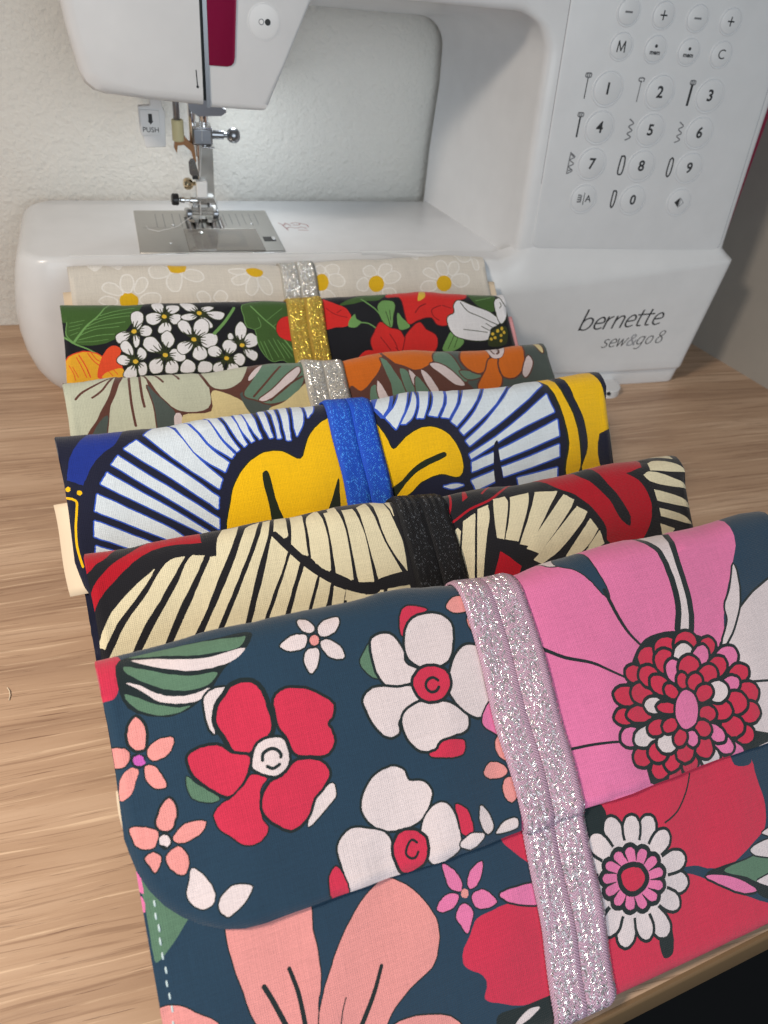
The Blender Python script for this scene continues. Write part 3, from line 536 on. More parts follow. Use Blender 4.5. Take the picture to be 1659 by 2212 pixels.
  ('f','W','DG',0.085,'14.83,10.33 14.25,10.40 13.75,10.44 13.49,10.27 13.42,10.05 13.53,9.87 13.81,9.78 14.29,9.90 14.84,10.14'),
  ('f','W','DG',0.085,'15.09,9.74 14.64,9.38 14.30,9.01 14.26,8.71 14.38,8.52 14.57,8.49 14.79,8.63 15.03,9.10 15.23,9.64'),
  ('f','W','DG',0.085,'15.66,9.60 15.64,9.09 15.68,8.58 15.87,8.35 16.07,8.33 16.22,8.46 16.27,8.75 16.08,9.20 15.81,9.64'),
  ('f','W','DG',0.085,'16.14,9.88 16.50,9.51 16.88,9.17 17.16,9.14 17.33,9.28 17.35,9.49 17.18,9.72 16.72,9.90 16.23,10.03'),
  ('f','W','',0.000,'16.94,10.74 16.58,11.29 15.98,11.58 15.28,11.52 14.67,11.14 14.26,10.51 14.26,9.87 14.60,9.34 15.20,9.05 15.91,9.09 16.56,9.48 16.91,10.07'),
  ('f','P','DG',0.130,'16.39,10.56 16.62,10.73 16.64,10.90 16.48,10.96 16.21,10.85 16.34,11.09 16.28,11.23 16.10,11.23 15.91,11.03 15.91,11.28 15.78,11.37 15.60,11.28 15.51,11.02 15.38,11.23 15.20,11.23 15.08,11.09 15.13,10.85 14.91,10.97 14.73,10.90 14.69,10.74 14.88,10.57 14.57,10.55 14.42,10.41 14.48,10.27 14.77,10.22 14.47,10.08 14.42,9.92 14.55,9.83 14.85,9.90 14.65,9.68 14.68,9.52 14.86,9.49 15.11,9.67 15.03,9.41 15.15,9.30 15.34,9.34 15.47,9.58 15.54,9.34 15.71,9.29 15.85,9.40 15.86,9.65 16.06,9.49 16.26,9.53 16.35,9.68 16.21,9.89 16.49,9.84 16.65,9.94 16.63,10.09 16.40,10.22 16.68,10.28 16.78,10.43 16.68,10.56'),
  ('l','DG',0.100,0.030,'16.57,10.62 16.23,10.54'),
  ('l','DG',0.100,0.030,'16.35,10.98 16.07,10.77'),
  ('l','DG',0.100,0.030,'15.98,11.20 15.81,10.90'),
  ('l','DG',0.100,0.030,'15.50,11.19 15.48,10.88'),
  ('l','DG',0.100,0.030,'15.03,10.99 15.19,10.74'),
  ('l','DG',0.100,0.030,'14.70,10.63 15.00,10.50'),
  ('l','DG',0.100,0.030,'14.56,10.19 14.94,10.22'),
  ('l','DG',0.100,0.030,'14.67,9.79 15.02,9.96'),
  ('l','DG',0.100,0.030,'14.99,9.51 15.24,9.78'),
  ('l','DG',0.100,0.030,'15.45,9.40 15.53,9.71'),
  ('l','DG',0.100,0.030,'15.93,9.50 15.84,9.78'),
  ('l','DG',0.100,0.030,'16.36,9.80 16.11,9.99'),
  ('l','DG',0.100,0.030,'16.58,10.19 16.25,10.26'),
  ('f','R','DG',0.140,'16.03,10.45 15.76,10.66 15.38,10.66 15.18,10.35 15.23,10.01 15.58,9.93 15.94,10.09'),
  ('f','DG','',0.000,'9.74,12.61 10.67,12.69 11.91,12.84 11.92,13.40 11.56,13.82 9.65,13.02'),
  ('f','W','',0.000,'10.19,13.18 10.74,12.85 11.23,12.92 10.80,13.10'),
 ],
 'p5_flap': [
  ('f','RD','',0.000,'-0.20,-1.82 1.36,-1.79 0.71,-0.64 0.30,-0.38 0.01,-0.11 -0.25,-0.05'),
  ('f','RD','',0.000,'0.02,0.57 0.72,-0.23 1.57,-0.74 2.58,-1.70 4.01,-1.62 3.95,-0.42 3.05,-0.55 2.22,-0.53 1.50,-0.21 0.84,0.29 0.35,0.75 0.04,1.24 -0.01,1.98 -0.05,1.22'),
  ('f','CR','',0.000,'0.02,2.46 0.15,2.09 0.61,1.36 1.36,0.70 2.18,0.19 1.92,0.53 1.36,1.12 0.68,1.79 0.18,2.57'),
  ('f','CR','',0.000,'0.23,2.99 1.00,1.84 1.85,0.94 2.59,0.09 2.95,-0.03 3.27,-0.01 2.87,0.48 2.20,1.31 1.55,2.06 0.86,3.13'),
  ('f','CR','',0.000,'1.18,3.14 1.94,2.08 2.78,1.03 3.41,0.11 3.57,0.01 3.95,0.12 3.51,0.79 2.80,1.74 1.93,3.18'),
  ('f','CR','',0.000,'2.16,3.24 3.05,1.94 3.60,1.10 4.17,0.22 4.39,0.24 4.49,-0.28 4.88,-1.09 5.42,-1.02 5.11,-0.24 4.41,0.87 3.73,1.98 2.84,3.20'),
  ('f','CR','',0.000,'3.16,3.29 4.17,1.81 4.86,0.75 5.51,-0.42 5.70,-0.76 6.21,-1.01 5.71,0.05 4.99,1.22 4.30,2.27 3.64,3.27'),
  ('f','CR','',0.000,'3.89,3.27 4.78,1.95 5.40,0.94 6.11,-0.29 6.37,-0.97 6.62,-1.00 6.34,-0.15 5.75,1.01 5.25,2.13 4.71,3.33'),
  ('f','CR','',0.000,'4.96,3.32 5.54,2.12 6.03,1.06 6.51,-0.10 6.60,-0.16 7.01,0.45 6.69,1.10 6.16,1.95 5.41,3.28'),
  ('f','CR','',0.000,'5.60,3.28 6.27,2.12 6.72,1.33 7.08,0.64 7.36,0.98 7.04,1.61 6.67,2.34 6.19,3.24'),
  ('f','CR','',0.000,'6.43,3.29 7.01,2.11 7.49,1.19 7.91,1.57 7.58,2.22 7.08,3.21'),
  ('f','CR','',0.000,'7.27,3.17 7.71,2.32 7.98,1.72 8.32,1.97 8.13,2.47 7.79,3.16'),
  ('f','CR','',0.000,'8.11,3.18 8.43,2.14 8.83,2.36 8.50,3.15'),
  ('f','CR','',0.000,'8.73,3.16 8.92,2.41 9.36,2.59 9.20,3.22'),
  ('f','CR','',0.000,'9.38,3.22 9.49,2.66 9.87,2.76 9.77,3.26'),
  ('f','CR','',0.000,'6.59,-0.21 7.00,-1.68 7.29,-1.56 7.07,-0.01 6.89,0.06'),
  ('f','CR','',0.000,'7.17,0.31 7.44,-1.16 7.85,-1.04 7.72,0.00 7.68,0.85 7.50,0.74'),
  ('f','CR','',0.000,'7.79,0.94 7.86,0.25 7.95,-0.64 8.41,-1.10 8.40,-0.04 8.40,0.73 8.37,1.56 8.12,1.37'),
  ('f','CR','',0.000,'9.18,-1.05 8.88,-0.98 8.76,0.12 8.75,0.95 8.75,1.70 9.13,2.03 9.13,1.96 9.16,0.80 9.12,0.02'),
  ('f','CR','',0.000,'8.01,-0.76 8.47,-1.03 8.54,0.27 8.42,1.53 7.91,1.16 7.87,0.23'),
  ('f','CR','',0.000,'8.67,-0.73 9.16,-0.70 9.28,0.40 9.21,2.03 8.61,1.66 8.64,0.74'),
  ('f','CR','',0.000,'9.38,-0.69 9.80,-0.70 9.99,0.44 9.98,2.26 9.41,2.14 9.39,1.03'),
  ('f','CR','',0.000,'10.00,-0.73 10.43,-0.99 10.73,0.81 11.26,2.27 10.89,2.31 10.20,2.26 10.12,1.32'),
  ('f','CR','',0.000,'10.70,-1.48 11.08,-1.72 11.30,0.11 11.47,0.93 11.44,2.09 11.03,1.32 10.75,0.34'),
  ('f','CR','',0.000,'11.20,-1.82 11.56,-1.82 11.34,-0.11'),
  ('f','CR','',0.000,'10.25,3.00 10.49,2.64 11.43,2.65 11.41,3.13'),
  ('f','CR','',0.000,'8.75,2.70 8.91,2.29 9.56,2.53 9.49,2.85'),
  ('f','CR','',0.000,'9.61,2.87 9.71,2.57 10.29,2.64 10.18,2.98'),
  ('l','BK',0.248,0.380,'6.57,-0.21 7.01,0.40 7.82,1.38 8.81,2.13 9.97,2.56 10.14,2.40 11.33,2.28'),
  ('l','RD',0.092,0.092,'14.44,-1.95 13.94,-0.35 13.67,0.48 14.65,0.04 15.83,-0.34 17.44,-1.64 17.32,-2.05'),
  ('f','RD','',0.000,'14.59,-0.75 15.04,-1.72 14.75,-0.55 14.45,-0.37'),
  ('l','RD',0.045,0.045,'15.32,-1.53 15.88,-1.99'),
  ('l','RD',0.079,0.079,'15.41,-0.61 16.05,-1.16'),
  ('l','RD',0.059,0.059,'15.76,-1.70 16.36,-2.02'),
  ('l','RD',0.038,0.038,'16.48,-1.69 16.96,-1.96'),
  ('f','CR','',0.000,'13.60,-2.25 13.96,-2.18 13.84,-1.78'),
  ('f','RD','',0.000,'18.04,-1.47 18.40,-2.01 21.28,-1.90 24.16,-2.10 23.37,-0.45 22.46,-0.28 23.07,0.26 23.36,1.19 23.15,2.02 22.57,2.68 20.94,2.83 20.64,2.42 20.74,1.85 20.31,0.96 19.66,0.22 18.75,-0.35'),
  ('f','BK','',0.000,'20.20,-1.90 20.84,-1.54 21.24,-0.14 21.79,0.73 22.15,1.65 22.03,2.04 21.66,1.70 21.23,0.75 20.61,-0.11 20.20,-0.69'),
  ('f','CR','',0.000,'15.77,-0.23 16.33,-0.31 16.37,-0.05 15.85,1.47 15.59,1.38 15.67,0.18'),
  ('f','CR','',0.000,'16.56,-0.25 17.44,-0.31 17.27,0.19 16.45,1.67 15.93,1.49 16.31,0.58'),
  ('f','CR','',0.000,'17.76,-0.28 18.80,-0.12 18.23,0.48 16.91,1.96 16.51,1.79 17.07,0.91'),
  ('f','CR','',0.000,'19.07,0.08 19.51,0.41 19.28,0.69 17.27,2.34 16.76,2.04 17.65,1.24'),
  ('f','CR','',0.000,'19.58,0.73 19.99,1.06 19.54,1.50 18.20,2.39 17.28,2.78 16.95,2.57 17.99,1.83'),
  ('f','CR','',0.000,'20.06,1.38 20.31,1.88 19.62,2.48 18.82,2.78 18.48,2.71 19.43,1.91'),
  ('f','CR','',0.000,'20.38,1.98 20.44,2.54 19.54,2.78 19.51,2.67 19.91,2.33'),
  ('f','CR','',0.000,'13.62,1.02 13.97,0.74 14.07,0.88 13.77,1.88 13.64,1.53'),
  ('f','CR','',0.000,'14.29,0.50 14.83,0.25 14.53,1.55 14.23,2.89 13.64,2.98 14.02,1.47'),
  ('f','CR','',0.000,'15.00,0.09 15.44,-0.02 15.41,0.46 15.12,1.24 14.58,2.96 14.35,2.91'),
  ('f','RD','',0.000,'15.60,1.95 15.87,2.21 16.35,2.71 16.07,3.22 15.06,3.03'),
  ('f','CR','',0.000,'24.64,-1.91 25.12,-2.01 25.60,-1.87 25.27,-0.65 24.43,-1.09'),
  ('f','CR','',0.000,'23.85,-0.62 24.21,-0.71 25.28,-0.28 25.70,0.16 23.74,-0.23'),
  ('f','CR','',0.000,'23.30,-0.07 23.64,-0.18 25.22,0.52 25.76,0.93 23.56,0.25'),
  ('f','CR','',0.000,'23.66,0.67 25.15,1.27 25.69,1.80 23.72,1.16'),
  ('f','CR','',0.000,'23.75,1.52 25.10,2.08 25.43,2.49 23.77,1.87'),
  ('f','CR','',0.000,'23.67,2.21 24.40,2.54 24.06,2.80 23.67,2.64'),
 ],
 'p4_flap': [
  ('f','BL','',0.000,'0.21,0.89 0.41,0.17 0.80,-0.43 1.26,-1.05 1.65,-1.53 2.74,-1.63 2.19,-0.27 1.64,0.10 1.21,0.53 0.89,1.04 0.72,1.34 0.18,1.06'),
  ('f','YL','',0.000,'0.24,1.44 0.22,1.49 0.17,1.52 0.11,1.50 0.07,1.45 0.06,1.39 0.09,1.34 0.14,1.32 0.20,1.33 0.24,1.38'),
  ('f','YL','',0.000,'0.64,1.63 0.61,1.69 0.56,1.72 0.51,1.71 0.47,1.67 0.46,1.61 0.48,1.55 0.53,1.52 0.59,1.53 0.63,1.57'),
  ('l','YL',0.088,0.088,'-0.21,1.66 0.37,1.91 0.34,2.30 0.21,2.93 0.14,3.70 0.23,4.50'),
  ('f','YL','',0.000,'0.01,2.68 -0.01,2.71 -0.05,2.73 -0.10,2.72 -0.13,2.69 -0.14,2.65 -0.12,2.62 -0.08,2.60 -0.03,2.61 -0.00,2.64'),
  ('f','LW','HB',0.063,'4.84,-1.72 5.68,-1.70 6.21,0.17 6.72,0.99 6.60,1.11 5.77,0.30'),
  ('f','LW','HB',0.060,'4.28,-1.76 4.68,-1.80 5.63,0.34 6.43,1.29 6.24,1.63 5.12,0.53'),
  ('f','LW','HB',0.056,'3.30,-0.52 4.10,-1.49 5.05,0.58 6.06,1.92 5.90,2.27 4.58,0.99'),
  ('f','LW','HB',0.054,'2.45,0.01 2.95,-0.30 4.30,1.08 5.81,2.64 5.71,3.10 4.05,1.46'),
  ('f','LW','HB',0.053,'1.89,0.62 2.17,0.29 3.80,1.77 5.68,3.53 5.62,3.92 3.68,2.17'),
  ('f','LW','HB',0.052,'1.38,1.36 1.67,0.95 3.33,2.33 5.20,3.99 5.48,4.36 3.03,2.56'),
  ('f','LW','HB',0.051,'1.01,2.41 1.18,1.78 2.62,2.77 4.13,3.96 4.37,4.52 2.30,3.19'),
  ('f','LW','HB',0.051,'0.84,3.40 0.93,2.81 1.95,3.41 2.97,4.06 2.98,4.61 2.04,4.06'),
  ('f','LW','HB',0.050,'0.78,4.07 0.84,3.79 1.52,4.17 1.77,4.58'),
  ('f','LW','HB',0.052,'5.80,-1.65 6.16,-1.78 6.61,0.10 6.96,0.82 6.85,0.88 6.35,0.19'),
  ('f','LW','HB',0.054,'6.40,-1.81 6.76,-1.81 7.13,0.12 7.30,0.67 7.19,0.73 6.80,-0.01'),
  ('f','LW','HB',0.054,'7.00,-1.75 7.24,-1.77 7.48,0.12 7.62,0.56 7.52,0.60 7.17,-0.10'),
  ('f','LW','HB',0.055,'7.36,-1.77 7.72,-1.78 7.85,0.03 7.96,0.51 7.87,0.53 7.54,-0.18'),
  ('f','LW','HB',0.055,'8.08,-1.73 8.32,-1.66 8.35,0.03 8.44,0.54 8.32,0.55 8.12,-0.07'),
  ('f','LW','HB',0.055,'8.56,-1.69 8.80,-1.67 8.76,0.01 8.79,0.62 8.65,0.62'),
  ('f','LW','HB',0.052,'9.04,-1.60 9.40,-1.63 9.22,0.07 9.19,0.75 9.03,0.74 8.98,-0.04'),
  ('f','LW','HB',0.056,'9.69,-1.64 10.00,-1.55 9.87,-0.01 9.50,0.60 9.45,0.24'),
  ('f','LW','HB',0.058,'10.24,-1.67 10.72,-1.70 10.41,-0.50 10.12,-0.17'),
  ('f','YL','DGR',0.055,'5.99,4.50 6.25,2.95 6.59,2.18 7.18,1.51 7.95,1.15 8.73,1.21 9.48,1.63 9.94,0.80 10.48,0.23 10.97,-0.04 11.55,-0.22 12.46,-0.14 13.15,0.43 13.55,1.14 13.78,1.75 14.44,1.32 15.28,1.00 16.05,1.08 16.73,1.66 17.02,2.45 16.99,3.19 16.73,3.45 15.84,3.24 14.88,3.43 14.24,3.85 13.36,4.04 12.98,4.59 10.65,4.85 8.91,4.74'),
  ('f','DGR','',0.000,'7.76,2.01 7.93,1.92 8.05,2.17 8.13,3.10 8.35,4.12 8.46,4.55 7.93,4.52 7.81,3.32'),
  ('f','DGR','',0.000,'13.31,3.56 13.97,3.19 14.80,2.63 15.62,2.37 16.24,2.25 16.26,2.43 15.37,2.73 14.56,3.05 13.80,3.68 13.37,4.00'),
  ('f','DGR','',0.000,'10.16,4.45 10.61,3.41 11.01,2.67 10.95,3.28 10.71,4.53'),
  ('f','LW','HB',0.057,'15.89,3.80 16.55,3.76 16.90,3.86 16.21,3.94'),
  ('f','LW','HB',0.120,'13.24,-1.74 13.60,-1.86 13.12,-0.48'),
  ('f','LW','HB',0.171,'13.28,-0.33 14.08,-1.80 14.56,-1.86 13.91,-0.29 13.57,0.11'),
  ('f','LW','HB',0.069,'13.67,0.25 14.29,-0.30 15.04,-1.70 15.40,-1.61 14.55,0.14 14.05,0.85'),
  ('f','LW','HB',0.066,'14.34,0.68 14.89,-0.09 15.42,-1.02 15.22,-0.14 14.89,0.46 14.54,0.71'),
  ('f','LW','HB',0.065,'15.15,0.51 15.35,0.05 15.88,-1.60 16.48,-1.74 15.76,-0.08 15.45,0.55'),
  ('f','LW','HB',0.070,'15.74,0.44 16.06,-0.07 16.60,-1.68 17.20,-1.81 16.60,-0.16 16.15,0.54'),
  ('f','LW','HB',0.070,'16.37,0.58 16.76,-0.04 17.32,-1.75 18.04,-1.88 17.28,-0.11 16.72,0.65'),
  ('f','LW','HB',0.070,'16.82,0.83 17.45,-0.01 18.52,-2.01 19.48,-2.14 18.31,-0.17 17.06,1.05'),
  ('f','LW','HB',0.071,'17.20,1.28 18.20,0.33 19.84,-2.17 21.16,-2.10 19.29,0.10 17.34,1.50'),
  ('f','LW','HB',0.070,'17.41,1.82 18.64,0.93 21.52,-1.89 22.12,-1.79 22.01,-0.51 19.69,0.85 17.55,2.04'),
  ('f','LW','HB',0.070,'17.47,2.48 19.01,1.76 22.06,0.05 22.34,0.97 20.06,1.61 17.54,2.68'),
  ('f','LW','HB',0.069,'17.54,2.86 18.78,2.49 18.66,2.99 17.48,3.28'),
  ('f','LW','HB',0.074,'18.99,2.44 22.42,1.42 22.39,2.20 19.01,2.90'),
  ('f','LW','HB',0.070,'19.05,3.27 22.31,2.65 22.21,3.21 19.07,3.71'),
  ('f','LW','HB',0.070,'17.37,3.70 18.73,3.35 18.67,3.84 17.54,4.16'),
  ('f','LW','HB',0.070,'19.78,3.90 22.00,3.75 21.88,4.34 19.82,4.29'),
  ('f','NB','',0.000,'18.89,2.04 19.06,1.92 19.03,2.64 18.93,4.16 18.62,4.12 18.71,2.79'),
  ('f','YL','DGR',0.115,'21.88,-1.98 22.60,-2.08 22.93,-0.06 23.38,1.23 23.52,2.74 23.24,4.15 22.47,4.15 22.90,2.66 22.84,1.36 22.56,0.09'),
  ('f','YL','DGR',0.052,'23.32,-2.00 24.76,-2.04 25.19,-0.67 25.43,0.44 25.73,1.54 25.83,2.36 24.86,2.40 24.75,4.05 23.47,4.08 24.02,2.99 24.01,1.60 23.62,0.45 23.41,-0.60'),
  ('f','NB','',0.000,'24.76,-2.01 25.84,-2.00 25.70,-0.08 25.44,0.09 25.23,-0.72'),
  ('f','NB','',0.000,'24.88,2.48 26.33,2.32 26.09,4.36 24.75,4.24'),
 ],
 'p3_flap': [
  ('f','SG','',0.000,'-0.17,-0.44 1.12,-1.41 2.80,-1.47 2.05,0.24 1.44,1.28 0.69,2.56 -0.48,2.34'),
  ('f','SG','',0.000,'2.80,-1.47 3.52,-1.51 3.78,-0.32 3.82,0.37 3.93,1.55 4.01,2.37 1.57,2.60 1.83,1.16 2.25,0.25'),
  ('f','SG','BR',0.105,'3.64,-1.46 3.88,-1.64 6.40,-1.66 6.66,0.16 6.44,1.43 5.12,1.50 4.62,1.12 4.12,0.23'),
  ('f','SG','BR',0.143,'6.52,-1.64 8.80,-1.45 8.42,0.01 7.71,0.46 7.19,0.47 6.72,0.16'),
  ('l','BR',0.111,0.111,'2.42,-0.82 1.43,-0.27 0.71,0.15 0.47,0.41'),
  ('l','BR',0.102,0.102,'2.71,-1.46 1.74,0.04 1.20,0.41'),
  ('l','BR',0.098,0.098,'2.36,-1.23 1.46,-1.20 0.91,-0.82'),
  ('l','BR',0.119,0.119,'3.04,-1.46 2.92,0.88 2.96,2.10'),
  ('l','BR',0.122,0.122,'3.52,-1.47 3.45,0.51 3.49,1.14'),
  ('l','BR',0.110,0.110,'3.88,-1.55 4.22,-0.69 4.53,-0.15'),
  ('l','BR',0.115,0.115,'4.12,-1.59 4.70,-1.46 5.30,-0.30'),
  ('f','BR','',0.000,'2.68,-1.46 2.92,-1.46 2.32,0.26 1.95,1.01 1.68,2.31 1.50,2.67 0.69,2.56 1.44,1.35 2.05,0.24'),
  ('f','DS','',0.000,'1.47,1.59 1.79,1.39 1.63,2.30 1.55,2.75 0.84,2.66 1.07,2.16'),
  ('f','DS','BR',0.061,'3.77,-0.05 4.09,0.44 4.67,1.25 4.84,1.57 4.62,2.58 4.01,2.61 3.93,1.06'),
  ('f','CY','',0.000,'6.78,0.51 7.57,0.83 8.29,1.45 8.63,2.07 8.46,2.55 5.10,2.54 5.17,1.74 6.54,1.63'),
  ('f','W','',0.000,'4.84,1.62 5.08,1.63 4.98,2.29 4.74,2.35'),
  ('f','DS','',0.000,'8.14,0.83 8.48,0.80 8.72,1.30 9.47,1.73 9.37,2.27 8.61,2.30 8.10,1.02'),
  ('f','G3','BR',0.080,'8.30,0.97 8.95,0.12 9.61,-0.78 11.52,-1.37 11.51,0.40 10.64,1.44 9.49,1.66 8.88,1.35'),
  ('f','W','',0.000,'8.69,0.03 9.56,-0.75 9.17,-0.13 8.67,0.24'),
  ('f','W','BR',0.063,'8.98,1.36 9.73,0.91 10.66,0.17 11.39,-0.30 11.37,0.01 10.62,0.75 9.73,1.31 9.19,1.46'),
  ('l','BR',0.107,0.107,'8.74,1.14 9.47,0.49 10.44,-0.41'),
  ('l','BR',0.107,0.107,'9.52,1.50 10.72,0.69 11.47,0.28'),
  ('f','CY','',0.000,'9.39,1.92 10.07,1.72 11.06,1.09 11.55,0.71 11.57,1.96 11.36,2.50 9.27,2.34'),
  ('f','DS','',0.000,'13.84,-1.65 19.60,-1.71 23.68,-2.20 27.52,-2.26 27.28,0.62 25.67,3.77 21.76,3.83 13.38,2.28'),
  ('f','BR','',0.000,'13.72,-1.44 15.97,-0.79 19.24,-1.64 19.23,-0.32 20.33,1.37 20.72,1.94 13.46,1.94'),
  ('f','OR','BR',0.120,'13.72,-1.58 15.96,-0.94 15.77,0.13 15.14,0.85 14.32,1.43 13.94,1.03 13.65,1.26 13.68,-0.29'),
  ('f','OR','BR',0.141,'16.12,-0.83 19.24,-1.64 19.02,-0.19 18.37,0.40 17.60,0.60 17.05,0.34 16.46,-0.01'),
  ('f','G3','BR',0.069,'15.87,-0.34 16.14,-0.08 16.45,0.70 16.77,2.17 16.02,2.26 16.04,1.27 15.92,0.44'),
  ('f','G3','BR',0.071,'16.77,0.45 17.12,0.70 17.27,2.12 16.88,2.09 16.70,1.01'),
  ('f','G3','BR',0.050,'14.95,1.27 15.22,1.21 15.22,2.13 14.74,2.12'),
  ('f','W','BR',0.051,'15.36,0.98 15.56,1.48 15.66,2.21 15.22,2.13'),
  ('f','W','BR',0.054,'17.22,0.60 17.45,0.80 17.80,2.08 17.48,2.14'),
  ('f','W','BR',0.055,'17.94,0.62 18.25,0.84 18.62,2.04 18.29,2.10'),
  ('f','G3','BR',0.083,'18.89,-0.18 19.62,-0.82 20.11,-0.00 20.34,0.80 20.45,1.42 19.84,1.19 19.00,0.41'),
  ('f','G3','BR',0.071,'17.57,0.97 18.07,2.09 17.35,2.13'),
  ('f','G3','BR',0.077,'20.19,0.79 20.87,0.80 21.44,1.10 20.54,1.28'),
  ('f','W','BR',0.075,'18.56,0.30 19.06,0.23 19.78,0.79 20.24,1.66 19.71,1.60 19.04,0.88'),
  ('f','OR','BR',0.068,'21.04,-1.68 21.76,-1.83 22.60,-1.79 22.48,-1.42 21.33,-1.44'),
  ('f','OR','BR',0.067,'23.56,-1.75 24.64,-1.66 24.53,-1.24 23.68,-1.51'),
  ('f','OR','BR',0.112,'20.51,-0.18 21.49,-1.40 22.36,-1.24 22.29,-0.12 22.04,0.45 21.51,0.88 20.98,0.78 20.56,0.32'),
  ('f','OR','BR',0.084,'22.23,0.06 22.80,0.07 22.58,0.80 22.63,1.31 22.32,1.86 21.02,1.85 21.84,0.73'),
  ('f','OR','BR',0.098,'23.68,-1.51 24.49,-1.22 24.38,0.17 24.06,0.91 23.40,1.38 22.78,1.25 22.71,0.53 22.86,0.05'),
  ('f','W','BR',0.030,'22.60,-1.60 23.32,-1.69 23.66,-1.55 23.06,-0.02 22.44,-0.03 22.34,-0.68'),
  ('l','BR',0.088,0.088,'23.20,-1.41 23.08,-1.54 22.84,-1.39 22.58,-0.44 22.66,-0.26'),
  ('l','BR',0.126,0.126,'22.79,-0.24 22.97,-0.37 23.10,-0.80'),
  ('f','W','BR',0.075,'23.97,1.21 24.68,0.13 24.82,0.62 24.09,1.47'),
  ('f','CY','BR',0.073,'25.60,-1.42 25.76,-0.43 25.67,0.08 25.46,-0.22'),
 ],
 'p2_flap': [
  ('f','LG','',0.000,'-0.21,-0.16 -0.08,-1.46 1.36,-1.40 3.76,-1.51 4.36,-1.37 3.98,-0.06 3.52,0.69 3.00,1.30 2.34,1.71 1.42,1.89 0.53,1.71 0.12,1.24 0.24,0.55 -0.27,0.35'),
  ('l','LT',0.122,0.049,'0.54,1.65 1.21,0.77 1.95,0.06 2.80,-1.40'),
  ('l','LT',0.040,0.040,'0.27,0.51 0.18,1.24 0.53,1.68'),
  ('l','LT',0.024,0.024,'0.40,0.55 1.17,0.41'),
  ('l','LT',0.024,0.024,'0.35,0.78 1.04,0.63'),
  ('l','LT',0.024,0.024,'0.33,1.00 0.90,0.84'),
  ('l','LT',0.024,0.024,'0.38,1.26 0.77,1.10'),
  ('l','LT',0.033,0.033,'0.87,1.27 1.65,0.96 2.88,0.83'),
  ('l','LT',0.033,0.033,'0.77,1.53 1.77,1.32 2.61,1.27'),
  ('l','LT',0.034,0.034,'1.29,0.77 2.31,0.34 3.57,0.21'),
  ('l','LT',0.033,0.033,'1.12,0.94 2.13,0.70 3.22,0.57'),
  ('l','LT',0.036,0.036,'1.95,0.15 2.74,-0.12 3.77,-0.31'),
  ('l','LT',0.034,0.034,'1.62,0.42 2.64,0.11 3.74,-0.02'),
  ('l','LT',0.024,0.024,'0.68,1.65 1.44,1.66 2.28,1.57'),
  ('l','LT',0.096,0.064,'-0.18,1.08 0.46,1.69 1.17,2.07 1.81,2.52'),
  ('f','OY','RO',0.064,'-0.10,2.78 0.63,2.30 1.23,2.27 1.82,2.59 1.65,3.93 -0.20,3.95'),
  ('l','RO',0.063,0.063,'0.70,2.39 0.98,3.01 1.18,3.70'),
  ('l','RO',0.048,0.048,'0.57,2.51 0.76,2.99 0.99,3.68'),
  ('l','RO',0.056,0.056,'1.15,2.31 1.41,2.77 1.69,3.06'),
  ('l','RO',0.048,0.048,'1.34,2.32 1.57,2.70 1.78,2.85'),
  ('l','RO',0.039,0.039,'0.16,2.93 0.38,3.47 0.42,3.80'),
  ('l','RO',0.039,0.039,'0.34,3.05 0.59,3.65'),
  ('f','RO','',0.000,'1.54,3.74 1.79,2.72 2.24,2.07 2.55,1.99 2.85,2.21 2.74,2.66 2.79,3.74 2.14,3.99'),
  ('f','OY','',0.000,'1.74,3.77 1.95,3.53 2.81,3.39 2.83,3.92'),
  ('l','RO',0.041,0.041,'2.04,3.37 2.31,3.75'),
  ('l','RO',0.041,0.041,'2.28,3.27 2.55,3.70'),
  ('f','W2','GO',0.050,'4.69,-0.60 5.14,-0.74 5.30,-0.10 5.12,0.09 4.78,-0.10'),
  ('f','W2','GO',0.050,'5.49,-0.39 6.09,-0.40 6.10,-0.11 5.71,0.14 5.49,-0.01'),
  ('f','W2','GO',0.050,'4.35,0.26 4.76,0.09 5.14,0.28 5.07,0.56 4.68,0.83 4.38,0.69'),
  ('f','W2','GO',0.050,'5.53,0.38 5.87,0.18 6.14,0.23 6.02,0.67 5.72,0.81'),
  ('f','W2','GO',0.050,'5.04,0.84 5.33,0.71 5.55,0.86 5.51,1.23 5.18,1.33 4.87,1.30'),
  ('l','GO',0.110,0.030,'5.28,0.33 5.01,0.05 4.86,-0.16'),
  ('l','GO',0.110,0.030,'5.28,0.33 5.15,0.04 5.10,-0.16'),
  ('l','GO',0.110,0.030,'5.28,0.33 5.26,-0.01 5.28,-0.23'),
  ('l','GO',0.110,0.030,'5.28,0.33 5.45,-0.02 5.59,-0.23'),
  ('l','GO',0.110,0.030,'5.28,0.33 5.54,0.08 5.73,-0.06'),
  ('l','GO',0.110,0.030,'5.28,0.33 5.56,0.20 5.77,0.15'),
  ('l','GO',0.110,0.030,'5.28,0.33 5.01,0.50 4.82,0.58'),
  ('l','GO',0.110,0.030,'5.28,0.33 5.01,0.39 4.82,0.40'),
  ('l','GO',0.110,0.030,'5.28,0.33 5.02,0.29 4.85,0.25'),
  ('l','GO',0.110,0.030,'5.28,0.33 5.56,0.29 5.76,0.29'),
  ('l','GO',0.110,0.030,'5.28,0.33 5.58,0.39 5.77,0.47'),
  ('l','GO',0.110,0.030,'5.28,0.33 5.50,0.47 5.64,0.59'),
  ('l','GO',0.110,0.030,'5.28,0.33 5.39,0.69 5.43,0.94'),
  ('l','GO',0.110,0.030,'5.28,0.33 5.26,0.70 5.22,0.95'),
  ('l','GO',0.110,0.030,'5.28,0.33 5.15,0.65 5.03,0.84'),
